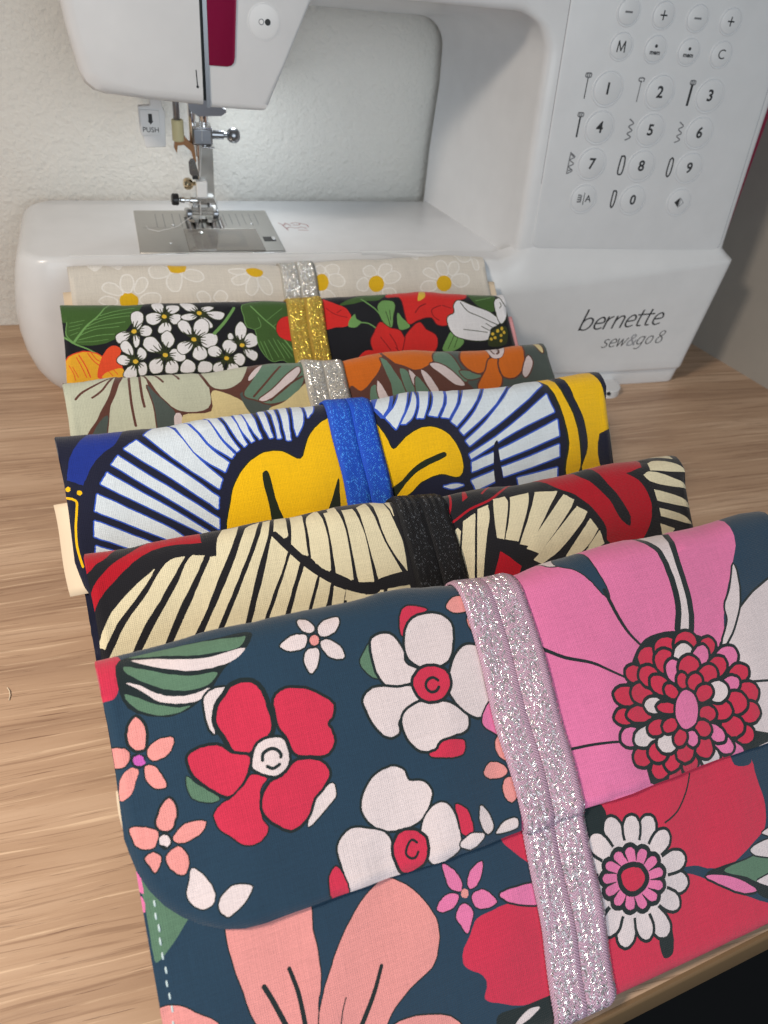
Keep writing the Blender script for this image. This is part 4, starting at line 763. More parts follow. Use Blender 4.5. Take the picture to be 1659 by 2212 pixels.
  ('f','GO','',0.000,'5.44,0.33 5.39,0.44 5.28,0.49 5.16,0.44 5.12,0.33 5.16,0.22 5.28,0.17 5.39,0.22'),
  ('f','Y2','',0.000,'5.41,0.33 5.37,0.42 5.28,0.46 5.19,0.42 5.15,0.33 5.19,0.24 5.28,0.20 5.37,0.24'),
  ('f','W2','GO',0.050,'6.20,-0.67 6.75,-0.63 7.11,-0.07 6.94,0.01 6.47,-0.10'),
  ('f','W2','GO',0.050,'6.17,0.33 6.68,0.15 7.02,0.31 6.79,0.55 6.31,0.53'),
  ('f','W2','GO',0.050,'7.33,-0.16 7.80,-0.28 7.99,-0.18 7.42,0.07'),
  ('f','W2','GO',0.050,'7.58,0.12 8.08,0.03 8.52,0.18 8.35,0.52 7.94,0.53'),
  ('f','W2','GO',0.050,'7.21,0.42 7.53,0.53 7.79,1.02 7.62,1.12 7.33,0.82'),
  ('l','GO',0.110,0.030,'7.17,0.14 6.87,0.02 6.68,-0.09'),
  ('l','GO',0.110,0.030,'7.17,0.14 6.94,-0.07 6.81,-0.22'),
  ('l','GO',0.110,0.030,'7.17,0.14 7.03,-0.12 6.97,-0.30'),
  ('l','GO',0.110,0.030,'7.17,0.14 6.93,0.35 6.75,0.47'),
  ('l','GO',0.110,0.030,'7.17,0.14 6.88,0.26 6.68,0.31'),
  ('l','GO',0.110,0.030,'7.17,0.14 6.83,0.15 6.60,0.13'),
  ('l','GO',0.110,0.030,'7.17,0.14 7.33,-0.06 7.46,-0.18'),
  ('l','GO',0.110,0.030,'7.17,0.14 7.40,-0.00 7.57,-0.07'),
  ('l','GO',0.110,0.030,'7.17,0.14 7.45,0.09 7.64,0.08'),
  ('l','GO',0.110,0.030,'7.17,0.14 7.59,0.05 7.87,0.04'),
  ('l','GO',0.110,0.030,'7.17,0.14 7.62,0.21 7.92,0.30'),
  ('l','GO',0.110,0.030,'7.17,0.14 7.60,0.38 7.87,0.58'),
  ('l','GO',0.110,0.030,'7.17,0.14 7.42,0.37 7.56,0.55'),
  ('l','GO',0.110,0.030,'7.17,0.14 7.33,0.46 7.40,0.68'),
  ('l','GO',0.110,0.030,'7.17,0.14 7.21,0.51 7.21,0.76'),
  ('f','GO','',0.000,'7.33,0.14 7.28,0.25 7.17,0.30 7.05,0.25 7.01,0.14 7.05,0.03 7.17,-0.02 7.28,0.03'),
  ('f','Y2','',0.000,'7.30,0.14 7.26,0.23 7.17,0.27 7.07,0.23 7.04,0.14 7.07,0.05 7.17,0.01 7.26,0.05'),
  ('f','W2','GO',0.050,'3.57,0.12 3.91,-0.06 4.16,0.15 4.07,0.72 3.80,1.09 3.62,0.88'),
  ('f','W2','GO',0.050,'3.96,1.05 4.29,0.87 4.54,1.11 4.38,1.48 3.99,1.48'),
  ('f','W2','GO',0.050,'2.68,1.37 3.09,1.17 3.38,1.33 3.11,1.77 2.79,1.84 2.66,1.64'),
  ('f','W2','GO',0.050,'3.60,1.45 3.83,1.56 3.78,2.02 3.61,2.19 3.52,1.91'),
  ('l','GO',0.110,0.030,'3.61,1.20 3.60,0.82 3.64,0.57'),
  ('l','GO',0.110,0.030,'3.61,1.20 3.75,0.80 3.87,0.55'),
  ('l','GO',0.110,0.030,'3.61,1.20 3.87,0.87 4.08,0.68'),
  ('l','GO',0.110,0.030,'3.61,1.20 3.93,1.08 4.16,1.04'),
  ('l','GO',0.110,0.030,'3.61,1.20 3.92,1.20 4.13,1.23'),
  ('l','GO',0.110,0.030,'3.61,1.20 3.89,1.30 4.06,1.39'),
  ('l','GO',0.110,0.030,'3.61,1.20 3.34,1.48 3.14,1.63'),
  ('l','GO',0.110,0.030,'3.61,1.20 3.28,1.36 3.04,1.43'),
  ('l','GO',0.110,0.030,'3.61,1.20 3.24,1.23 2.99,1.22'),
  ('l','GO',0.110,0.030,'3.61,1.20 3.76,1.50 3.82,1.71'),
  ('l','GO',0.110,0.030,'3.61,1.20 3.64,1.55 3.63,1.79'),
  ('l','GO',0.110,0.030,'3.61,1.20 3.52,1.53 3.43,1.74'),
  ('f','GO','',0.000,'3.77,1.20 3.73,1.31 3.61,1.36 3.50,1.31 3.45,1.20 3.50,1.08 3.61,1.04 3.73,1.08'),
  ('f','Y2','',0.000,'3.74,1.20 3.71,1.29 3.61,1.33 3.52,1.29 3.48,1.20 3.52,1.10 3.61,1.07 3.71,1.10'),
  ('f','W2','GO',0.050,'2.86,1.94 3.11,1.72 3.39,2.08 3.41,2.63 3.12,2.52 2.90,2.31'),
  ('f','W2','GO',0.050,'3.65,2.56 3.84,2.21 4.11,2.58 4.01,2.85 3.77,2.92'),
  ('f','W2','GO',0.050,'2.59,2.82 2.88,2.58 3.24,2.90 3.05,3.20 2.68,3.10'),
  ('f','W2','GO',0.050,'2.84,3.84 3.12,3.34 3.43,3.27 3.44,3.98'),
  ('f','W2','GO',0.050,'3.67,3.19 3.98,3.12 4.00,3.75 3.68,3.86'),
  ('l','GO',0.110,0.030,'3.51,3.03 3.22,2.73 3.05,2.50'),
  ('l','GO',0.110,0.030,'3.51,3.03 3.30,2.57 3.21,2.24'),
  ('l','GO',0.110,0.030,'3.51,3.03 3.48,2.55 3.50,2.22'),
  ('l','GO',0.110,0.030,'3.51,3.03 3.61,2.78 3.70,2.63'),
  ('l','GO',0.110,0.030,'3.51,3.03 3.71,2.81 3.86,2.69'),
  ('l','GO',0.110,0.030,'3.51,3.03 3.76,2.90 3.93,2.84'),
  ('l','GO',0.110,0.030,'3.51,3.03 3.19,3.09 2.97,3.09'),
  ('l','GO',0.110,0.030,'3.51,3.03 3.19,2.97 2.98,2.90'),
  ('l','GO',0.110,0.030,'3.51,3.03 3.26,2.88 3.10,2.76'),
  ('l','GO',0.110,0.030,'3.51,3.03 3.47,3.35 3.41,3.56'),
  ('l','GO',0.110,0.030,'3.51,3.03 3.36,3.32 3.23,3.50'),
  ('l','GO',0.110,0.030,'3.51,3.03 3.29,3.23 3.12,3.34'),
  ('l','GO',0.110,0.030,'3.51,3.03 3.76,3.20 3.90,3.33'),
  ('l','GO',0.110,0.030,'3.51,3.03 3.67,3.25 3.75,3.41'),
  ('l','GO',0.110,0.030,'3.51,3.03 3.59,3.30 3.61,3.48'),
  ('f','GO','',0.000,'3.67,3.03 3.63,3.14 3.51,3.19 3.40,3.14 3.35,3.03 3.40,2.92 3.51,2.87 3.63,2.92'),
  ('f','Y2','',0.000,'3.64,3.03 3.61,3.12 3.51,3.16 3.42,3.12 3.38,3.03 3.42,2.94 3.51,2.90 3.61,2.94'),
  ('f','W2','GO',0.050,'4.01,2.03 4.21,1.62 4.60,1.63 4.92,2.34 4.59,2.52 4.21,2.41'),
  ('f','W2','GO',0.050,'5.01,1.50 5.35,1.23 5.63,1.61 5.59,1.98 5.32,2.25 5.04,1.96'),
  ('f','W2','GO',0.050,'5.27,2.72 5.55,2.36 6.07,2.68 6.06,3.05 5.70,3.12'),
  ('f','W2','GO',0.050,'5.14,3.18 5.54,3.12 5.67,3.40 5.54,3.81 5.00,3.78'),
  ('f','W2','GO',0.050,'4.20,3.22 4.55,2.93 4.85,2.98 4.77,3.71 4.30,3.76'),
  ('l','GO',0.110,0.030,'5.08,2.71 4.61,2.51 4.32,2.33'),
  ('l','GO',0.110,0.030,'5.08,2.71 4.71,2.37 4.51,2.10'),
  ('l','GO',0.110,0.030,'5.08,2.71 4.88,2.32 4.79,2.04'),
  ('l','GO',0.110,0.030,'5.08,2.71 5.03,2.22 5.05,1.89'),
  ('l','GO',0.110,0.030,'5.08,2.71 5.20,2.21 5.34,1.90'),
  ('l','GO',0.110,0.030,'5.08,2.71 5.34,2.33 5.55,2.11'),
  ('l','GO',0.110,0.030,'5.08,2.71 5.42,2.63 5.66,2.61'),
  ('l','GO',0.110,0.030,'5.08,2.71 5.39,2.75 5.60,2.80'),
  ('l','GO',0.110,0.030,'5.08,2.71 5.35,2.85 5.52,2.96'),
  ('l','GO',0.110,0.030,'5.08,2.71 5.36,3.03 5.53,3.27'),
  ('l','GO',0.110,0.030,'5.08,2.71 5.23,3.09 5.30,3.36'),
  ('l','GO',0.110,0.030,'5.08,2.71 5.09,3.08 5.06,3.32'),
  ('l','GO',0.110,0.030,'5.08,2.71 4.92,3.10 4.78,3.35'),
  ('l','GO',0.110,0.030,'5.08,2.71 4.78,3.04 4.56,3.23'),
  ('l','GO',0.110,0.030,'5.08,2.71 4.75,2.89 4.52,2.97'),
  ('f','GO','',0.000,'5.24,2.71 5.19,2.82 5.08,2.87 4.96,2.82 4.92,2.71 4.96,2.60 5.08,2.55 5.19,2.60'),
  ('f','Y2','',0.000,'5.21,2.71 5.17,2.80 5.08,2.84 4.98,2.80 4.95,2.71 4.98,2.62 5.08,2.58 5.17,2.62'),
  ('f','W2','GO',0.050,'5.96,0.76 6.23,0.57 6.52,0.78 6.60,1.47 6.36,1.46 6.07,1.25'),
  ('f','W2','GO',0.050,'6.85,0.79 7.28,0.52 7.57,0.83 7.46,1.40 6.99,1.62 6.78,1.37'),
  ('f','W2','GO',0.050,'7.05,1.77 7.41,1.50 7.89,1.55 7.92,1.98 7.55,2.34 7.15,2.25'),
  ('f','W2','GO',0.050,'6.65,2.43 6.91,2.25 7.21,2.44 7.24,2.90 6.81,3.13 6.52,2.89'),
  ('f','W2','GO',0.050,'5.81,2.10 6.23,1.94 6.57,2.09 6.40,2.51 5.98,2.72 5.77,2.47'),
  ('l','GO',0.110,0.030,'6.68,1.82 6.35,1.51 6.16,1.27'),
  ('l','GO',0.110,0.030,'6.68,1.82 6.50,1.45 6.41,1.19'),
  ('l','GO',0.110,0.030,'6.68,1.82 6.63,1.39 6.64,1.10'),
  ('l','GO',0.110,0.030,'6.68,1.82 6.77,1.43 6.87,1.18'),
  ('l','GO',0.110,0.030,'6.68,1.82 6.93,1.45 7.12,1.22'),
  ('l','GO',0.110,0.030,'6.68,1.82 7.07,1.53 7.36,1.37'),
  ('l','GO',0.110,0.030,'6.68,1.82 7.07,1.72 7.33,1.69'),
  ('l','GO',0.110,0.030,'6.68,1.82 7.05,1.86 7.30,1.92'),
  ('l','GO',0.110,0.030,'6.68,1.82 7.09,2.02 7.34,2.18'),
  ('l','GO',0.110,0.030,'6.68,1.82 6.96,2.23 7.10,2.53'),
  ('l','GO',0.110,0.030,'6.68,1.82 6.79,2.26 6.82,2.55'),
  ('l','GO',0.110,0.030,'6.68,1.82 6.63,2.31 6.54,2.63'),
  ('l','GO',0.110,0.030,'6.68,1.82 6.48,2.18 6.32,2.40'),
  ('l','GO',0.110,0.030,'6.68,1.82 6.38,2.08 6.16,2.22'),
  ('l','GO',0.110,0.030,'6.68,1.82 6.31,1.97 6.04,2.03'),
  ('f','GO','',0.000,'6.84,1.82 6.80,1.94 6.68,1.98 6.57,1.94 6.52,1.82 6.57,1.71 6.68,1.66 6.80,1.71'),
  ('f','Y2','',0.000,'6.81,1.82 6.78,1.92 6.68,1.95 6.59,1.92 6.55,1.82 6.59,1.73 6.68,1.69 6.78,1.73'),
  ('f','W2','GO',0.050,'8.18,2.19 8.50,1.92 8.89,2.13 8.87,2.53 8.55,2.78 8.25,2.57'),
  ('f','W2','GO',0.050,'7.38,2.43 7.80,2.26 8.08,2.66 7.80,2.92 7.41,2.81'),
  ('f','W2','GO',0.050,'8.69,2.99 9.04,2.84 9.28,3.16 9.01,3.61 8.72,3.38'),
  ('f','W2','GO',0.050,'7.53,3.47 7.92,3.25 8.01,3.81 7.52,3.84'),
  ('f','W2','GO',0.050,'8.39,3.42 8.78,3.53 8.81,3.91 8.25,3.88'),
  ('l','GO',0.110,0.030,'8.29,3.06 8.29,2.71 8.32,2.47'),
  ('l','GO',0.110,0.030,'8.29,3.06 8.43,2.67 8.56,2.43'),
  ('l','GO',0.110,0.030,'8.29,3.06 8.53,2.77 8.72,2.60'),
  ('l','GO',0.110,0.030,'8.29,3.06 7.94,2.96 7.73,2.85'),
  ('l','GO',0.110,0.030,'8.29,3.06 7.98,2.83 7.80,2.65'),
  ('l','GO',0.110,0.030,'8.29,3.06 8.06,2.72 7.95,2.46'),
  ('l','GO',0.110,0.030,'8.29,3.06 8.62,3.01 8.85,3.01'),
  ('l','GO',0.110,0.030,'8.29,3.06 8.59,3.12 8.79,3.19'),
  ('l','GO',0.110,0.030,'8.29,3.06 8.57,3.23 8.73,3.37'),
  ('l','GO',0.110,0.030,'8.29,3.06 8.13,3.39 7.99,3.60'),
  ('l','GO',0.110,0.030,'8.29,3.06 8.00,3.34 7.78,3.50'),
  ('l','GO',0.110,0.030,'8.29,3.06 7.90,3.24 7.62,3.32'),
  ('l','GO',0.110,0.030,'8.29,3.06 8.53,3.32 8.66,3.51'),
  ('l','GO',0.110,0.030,'8.29,3.06 8.42,3.36 8.47,3.57'),
  ('l','GO',0.110,0.030,'8.29,3.06 8.31,3.42 8.29,3.67'),
  ('f','GO','',0.000,'8.45,3.06 8.40,3.17 8.29,3.22 8.17,3.17 8.13,3.06 8.17,2.95 8.29,2.90 8.40,2.95'),
  ('f','Y2','',0.000,'8.42,3.06 8.38,3.15 8.29,3.19 8.20,3.15 8.16,3.06 8.20,2.97 8.29,2.93 8.38,2.97'),
  ('l','LT',0.147,0.183,'9.13,-0.17 8.49,0.73 7.80,1.50'),
  ('f','W2','GO',0.050,'9.00,1.25 9.36,0.78 9.60,1.22 9.43,1.80 9.08,1.95'),
  ('f','W2','GO',0.050,'9.42,1.90 9.79,1.59 10.17,1.94 10.03,2.33 9.50,2.49'),
  ('f','W2','GO',0.050,'9.27,2.67 9.65,2.64 9.99,2.90 9.80,3.32 9.42,3.07'),
  ('f','W2','GO',0.050,'8.54,1.63 8.72,1.48 8.84,1.83 8.59,1.87'),
  ('l','GO',0.110,0.030,'9.23,2.32 9.11,1.91 9.07,1.62'),
  ('l','GO',0.110,0.030,'9.23,2.32 9.26,1.90 9.32,1.62'),
  ('l','GO',0.110,0.030,'9.23,2.32 9.43,1.88 9.60,1.60'),
  ('l','GO',0.110,0.030,'9.23,2.32 9.44,2.10 9.60,1.98'),
  ('l','GO',0.110,0.030,'9.23,2.32 9.51,2.18 9.71,2.12'),
  ('l','GO',0.110,0.030,'9.23,2.32 9.51,2.29 9.70,2.30'),
  ('l','GO',0.110,0.030,'9.23,2.32 9.52,2.54 9.69,2.71'),
  ('l','GO',0.110,0.030,'9.23,2.32 9.44,2.63 9.54,2.86'),
  ('l','GO',0.110,0.030,'9.23,2.32 9.32,2.72 9.35,2.99'),
  ('l','GO',0.110,0.030,'9.23,2.32 8.90,2.15 8.70,2.00'),
  ('l','GO',0.110,0.030,'9.23,2.32 8.95,2.01 8.79,1.77'),
  ('l','GO',0.110,0.030,'9.23,2.32 9.07,1.93 9.01,1.65'),
  ('f','GO','',0.000,'9.39,2.32 9.34,2.43 9.23,2.48 9.12,2.43 9.07,2.32 9.12,2.21 9.23,2.16 9.34,2.21'),
  ('f','Y2','',0.000,'9.36,2.32 9.32,2.41 9.23,2.45 9.14,2.41 9.10,2.32 9.14,2.23 9.23,2.19 9.32,2.23'),
  ('f','W2','GO',0.051,'5.82,3.41 6.18,3.05 6.54,3.36 6.45,3.80 5.78,3.78'),
  ('f','W2','GO',0.051,'6.69,3.81 6.88,3.23 7.43,3.32 7.37,3.78'),
  ('f','LG','LT',0.038,'9.63,-0.33 12.21,-0.47 12.75,0.61 12.18,4.02 11.42,3.35 10.81,3.41 10.36,2.95 10.14,2.16 10.08,1.37 9.69,1.15 9.61,0.50'),
  ('l','LT',0.075,0.075,'10.06,-0.24 10.78,0.76 11.30,1.36 12.05,2.75'),
  ('l','LT',0.038,0.038,'10.08,1.35 10.46,1.15 10.38,0.55'),
  ('l','LT',0.036,0.036,'10.27,2.14 10.57,3.30'),
  ('l','LT',0.037,0.037,'10.48,2.16 10.82,3.35'),
  ('l','LT',0.037,0.037,'10.75,2.06 11.19,3.17'),
  ('l','LT',0.037,0.037,'11.04,1.95 11.51,3.33'),
  ('l','LT',0.037,0.037,'11.29,2.03 11.79,3.24'),
  ('l','LT',0.037,0.037,'11.52,2.24 11.98,3.14'),
  ('l','LT',0.028,0.028,'10.87,0.77 11.88,-0.03'),
  ('l','LT',0.028,0.028,'11.16,1.17 12.07,0.47'),
  ('f','RR','GO',0.038,'11.33,1.36 11.57,0.77 12.15,0.50 12.63,0.80 12.49,2.18 11.49,1.86'),
  ('f','LG','',0.000,'15.27,0.06 15.60,-0.19 16.58,-0.63 18.34,-0.80 17.73,-0.16 16.87,-0.13 16.11,0.00'),
  ('f','RR','',0.000,'14.03,-1.40 14.23,-0.77 15.03,-0.06 15.60,0.28 15.80,0.93 15.57,1.44 14.75,1.50 14.25,1.58 13.67,1.60'),
  ('l','RS',0.047,0.047,'14.45,0.18 14.90,0.64 15.57,0.90'),
  ('l','RS',0.048,0.048,'15.01,0.55 15.31,0.37'),
  ('f','LT','',0.000,'15.64,1.12 16.05,0.73 16.07,1.07 16.32,1.29 15.86,1.64 15.52,1.51'),
  ('l','LT',0.089,0.089,'16.20,1.33 16.74,1.41 17.29,1.92'),
  ('f','LT','GO',0.040,'17.58,0.20 18.01,-0.12 18.64,0.07 18.35,1.06 18.11,1.72 17.70,1.35 17.54,0.72'),
  ('l','GO',0.049,0.049,'18.00,0.62 18.05,1.25 18.05,1.66'),
  ('l','GO',0.040,0.040,'18.26,0.53 18.17,1.26'),
  ('l','LT',0.079,0.079,'16.63,-0.28 17.32,0.40 17.78,1.18'),
  ('f','LT','',0.000,'18.73,0.77 18.97,1.20 19.29,1.74 18.61,1.92 18.55,1.48'),
  ('f','RR','RS',0.049,'18.23,-0.42 19.29,-1.34 23.56,-1.56 23.32,-0.27 22.63,0.00 22.33,0.85 21.71,1.65 21.09,1.64 20.80,1.17 19.99,1.29 19.26,1.56 19.17,0.91 19.18,0.19 19.01,-0.30'),
  ('l','RS',0.061,0.061,'21.25,1.36 20.92,1.07 20.91,0.67 21.57,0.35'),
  ('l','RS',0.071,0.071,'19.79,0.87 20.17,0.46 20.61,0.26'),
  ('l','RS',0.062,0.062,'21.67,0.34 22.21,0.54'),
  ('f','Y2','',0.000,'20.15,0.05 20.54,-0.76 20.77,-0.69 20.60,-0.14'),
  ('f','RR','RS',0.040,'16.64,2.63 16.98,2.03 17.50,1.35 17.98,1.76 18.59,2.00 18.77,2.53 18.89,2.33 19.94,1.50 20.23,1.98 20.80,2.37 20.54,3.35 16.95,3.99 16.68,3.23'),
  ('l','RS',0.059,0.059,'17.30,2.33 17.56,2.84 17.75,3.25'),
  ('l','RS',0.058,0.058,'17.90,2.16 18.14,2.78 18.17,3.28'),
  ('l','RS',0.067,0.067,'18.82,2.43 18.62,2.92 18.42,3.40'),
  ('l','RS',0.048,0.048,'18.07,3.07 18.35,3.49'),
  ('f','RR','',0.000,'15.52,3.90 16.19,3.21 16.90,3.32 16.88,3.89'),
  ('f','LG','',0.000,'23.56,-1.32 25.24,-1.65 25.35,-0.09 25.05,0.67 24.35,0.46 23.74,-0.04'),
  ('l','LT',0.076,0.076,'23.77,-0.68 25.00,-1.46'),
  ('l','LT',0.048,0.048,'23.96,-0.08 25.08,-0.38'),
  ('f','LT','',0.000,'21.04,3.37 21.46,2.58 21.96,2.07 22.36,2.51 22.52,2.83 21.76,3.40'),
  ('l','GO',0.040,0.040,'21.39,3.28 21.98,2.39'),
  ('l','GO',0.039,0.039,'21.80,3.20 22.20,2.50'),
  ('f','W2','GO',0.063,'22.44,0.31 22.79,-0.04 23.56,0.27 24.81,0.75 25.28,1.42 24.51,1.94 24.25,2.59 23.00,2.71 22.07,2.42 21.76,1.78 21.84,1.17 22.33,0.85'),
  ('f','W2','GO',0.063,'25.28,-0.09 25.67,-0.29 25.98,0.35 25.68,1.25 25.33,1.55 25.19,0.77'),
  ('f','W2','GO',0.063,'25.24,-1.55 25.96,-1.41 26.08,0.09 26.17,0.35 25.93,0.29 25.69,-0.34'),
  ('l','GO',0.064,0.064,'22.91,0.08 23.25,0.71 23.91,1.00 25.10,1.63'),
  ('l','GO',0.053,0.053,'22.65,2.00 23.56,2.05 24.26,2.15'),
  ('l','GO',0.053,0.053,'23.94,1.73 24.48,2.05'),
  ('l','GO',0.054,0.054,'24.30,1.52 24.74,1.84'),
  ('l','GO',0.053,0.053,'25.58,0.05 25.63,0.27 25.48,0.47'),
  ('f','GO','',0.000,'24.38,2.26 24.94,1.84 25.59,1.76 25.59,2.40 25.26,3.03 24.13,3.09'),
  ('f','Y2','',0.000,'24.69,2.27 24.65,2.33 24.59,2.37 24.52,2.37 24.48,2.33 24.47,2.26 24.51,2.20 24.57,2.16 24.64,2.17 24.68,2.21'),
  ('f','Y2','',0.000,'25.07,2.07 25.03,2.14 24.97,2.19 24.90,2.19 24.87,2.14 24.87,2.06 24.91,1.99 24.97,1.94 25.03,1.94 25.07,1.99'),
  ('f','Y2','',0.000,'25.39,1.91 25.35,1.99 25.29,2.04 25.23,2.04 25.20,1.99 25.20,1.91 25.24,1.82 25.30,1.77 25.36,1.78 25.39,1.83'),
  ('f','Y2','',0.000,'25.47,2.18 25.44,2.25 25.38,2.29 25.33,2.29 25.30,2.25 25.30,2.18 25.33,2.11 25.39,2.06 25.44,2.07 25.47,2.11'),
  ('f','Y2','',0.000,'24.76,2.55 24.73,2.61 24.67,2.64 24.61,2.64 24.57,2.60 24.56,2.54 24.60,2.48 24.66,2.44 24.72,2.44 24.76,2.48'),
  ('f','Y2','',0.000,'25.21,2.39 25.18,2.45 25.12,2.49 25.06,2.49 25.02,2.45 25.02,2.39 25.05,2.33 25.11,2.29 25.17,2.29 25.21,2.33'),
  ('f','Y2','',0.000,'24.48,2.64 24.45,2.70 24.39,2.73 24.34,2.73 24.31,2.69 24.30,2.63 24.33,2.57 24.39,2.53 24.44,2.53 24.48,2.57'),
  ('f','Y2','',0.000,'25.11,2.77 25.08,2.83 25.02,2.87 24.96,2.87 24.92,2.83 24.92,2.76 24.96,2.70 25.01,2.66 25.07,2.66 25.11,2.70'),
 ],
 'p1_flap': [
  ('f','YC','',0.000,'2.59,1.59 2.77,1.27 3.19,1.21 3.57,1.49 3.58,1.88 3.32,2.20 2.75,2.17 2.59,1.88'),
  ('f','WB','WD',0.085,'2.78,0.54 2.99,0.11 3.32,0.13 3.44,0.58 3.20,1.14 2.95,1.13 2.81,0.93'),
  ('f','WB','WD',0.085,'3.50,1.06 3.79,0.40 4.09,0.32 4.22,0.62 3.96,1.09 3.60,1.25'),
  ('f','WB','WD',0.085,'3.72,1.65 4.18,1.34 4.76,1.41 4.79,1.80 4.51,2.02 3.85,1.94'),
  ('f','WB','WD',0.085,'1.75,0.92 2.03,0.59 2.43,0.68 2.78,1.22 2.44,1.30'),
  ('f','WB','WD',0.085,'1.50,1.70 1.86,1.43 2.40,1.63 2.37,1.86 2.04,1.93'),
  ('f','WB','WD',0.085,'4.46,-0.23 4.83,-0.70 5.49,-0.28 5.53,0.06 5.07,0.29 4.57,0.24'),
  ('f','WB','WD',0.085,'5.39,0.45 5.70,0.07 6.13,0.08 6.15,0.60 5.89,1.19 5.55,1.16 5.38,0.85'),
  ('f','WB','WD',0.085,'6.30,0.09 6.77,-0.18 7.35,0.07 7.43,0.43 7.09,0.63 6.60,0.47'),
  ('f','YC','',0.000,'5.53,-0.83 5.92,-1.32 6.57,-0.72 6.46,-0.07 6.05,0.05 5.63,-0.07'),
  ('f','WB','WD',0.085,'9.05,-0.11 9.51,-0.18 10.03,-0.07 9.91,0.08 9.29,0.11'),
  ('f','WB','WD',0.085,'9.13,0.54 9.71,0.23 10.15,0.30 9.81,0.77 9.26,0.86'),
  ('f','WB','WD',0.085,'9.96,0.89 10.32,0.36 10.56,0.57 10.50,1.20 10.11,1.63 9.88,1.41'),
  ('f','WB','WD',0.085,'10.69,0.34 11.14,0.42 11.40,1.06 11.23,1.55 10.88,1.39'),
  ('f','YC','',0.000,'10.04,-0.12 10.51,-0.25 11.05,-0.05 10.88,0.29 10.32,0.33'),
  ('f','WD','',0.000,'1.05,-0.66 1.48,-1.40 1.93,-0.77 1.47,-0.12'),
  ('f','WD','',0.000,'1.96,-1.50 2.44,-1.60 3.01,-1.38 2.79,-0.29 2.31,-0.69'),
  ('f','WB','WD',0.085,'6.96,1.56 7.25,1.36 7.57,1.56 7.59,1.97 7.22,2.18'),
  ('f','WB','WD',0.085,'7.89,1.76 8.31,1.30 8.62,1.58 8.47,1.99 8.11,2.02'),
  ('f','WB','WD',0.085,'8.59,2.31 8.98,2.07 9.19,2.39 8.91,2.53'),
  ('f','WB','WD',0.085,'15.09,-0.08 15.51,-0.25 15.85,0.01 15.67,0.43 15.27,0.50'),
  ('f','WB','WD',0.085,'15.16,0.59 15.76,0.49 16.04,1.01 15.79,1.30 15.24,1.14'),
  ('f','WB','WD',0.085,'14.37,1.67 14.87,1.54 15.23,2.11 15.07,2.47 14.54,2.23'),
  ('f','WB','WD',0.085,'14.39,-0.03 14.75,-0.33 14.96,0.12 14.73,0.31'),
  ('f','YC','',0.000,'15.04,0.99 14.88,1.34 14.63,1.52 14.36,1.48 14.18,1.24 14.16,0.89 14.31,0.55 14.58,0.34 14.86,0.37 15.03,0.62'),
  ('f','WB','WD',0.085,'17.50,0.19 18.04,-0.01 18.23,0.54 17.90,0.69 17.52,0.57'),
  ('f','WB','WD',0.085,'18.42,0.55 18.87,-0.10 19.34,0.06 19.14,0.49 18.66,0.80'),
  ('f','WB','WD',0.085,'18.69,0.91 19.45,0.46 19.78,0.77 19.38,1.19 18.76,1.25'),
  ('f','WB','WD',0.085,'18.45,1.77 19.05,1.72 19.16,2.11 18.47,2.14'),
  ('f','WB','WD',0.085,'16.90,1.15 17.46,0.83 17.57,1.26 17.28,1.69 16.86,1.58'),
  ('f','YC','',0.000,'18.58,1.32 18.41,1.66 18.12,1.84 17.82,1.81 17.61,1.59 17.59,1.24 17.76,0.90 18.06,0.70 18.36,0.72 18.56,0.96'),
  ('f','WB','WD',0.085,'22.55,0.04 22.95,-0.08 23.19,0.27 23.04,0.87 22.62,0.82'),
  ('f','WB','WD',0.085,'23.24,0.71 23.55,0.06 23.99,0.05 23.95,0.47 23.41,0.92'),
  ('f','WB','WD',0.085,'23.28,1.25 23.92,0.84 24.53,1.00 24.43,1.43 23.73,1.70'),
  ('f','WB','WD',0.085,'21.46,0.63 21.89,0.39 22.30,0.81 22.33,1.14 21.93,1.06'),
  ('f','WB','WD',0.085,'20.99,1.83 21.43,1.35 22.14,1.46 21.93,1.89 21.26,2.02'),
  ('f','YC','',0.000,'23.23,1.52 23.04,1.86 22.72,2.06 22.39,2.06 22.17,1.85 22.15,1.51 22.33,1.18 22.65,0.98 22.99,0.98 23.21,1.18'),
  ('f','WD','',0.000,'20.92,-1.47 21.40,-1.61 21.63,-1.12 21.21,-0.28'),
  ('f','WD','',0.000,'21.76,-1.51 22.48,-1.55 22.58,-0.71 22.05,-0.75'),
  ('f','WB','WD',0.085,'24.16,-1.31 25.24,-1.40 24.93,-0.24 24.25,-0.13'),
  ('f','WB','WD',0.085,'25.20,-0.39 25.42,-0.25 25.37,0.42 25.20,0.43'),
  ('f','WD','',0.000,'19.60,-1.56 20.44,-1.58 20.08,-1.40'),
  ('f','WD','',0.000,'17.92,-1.41 18.40,-1.55 18.28,-1.33'),
 ],
}

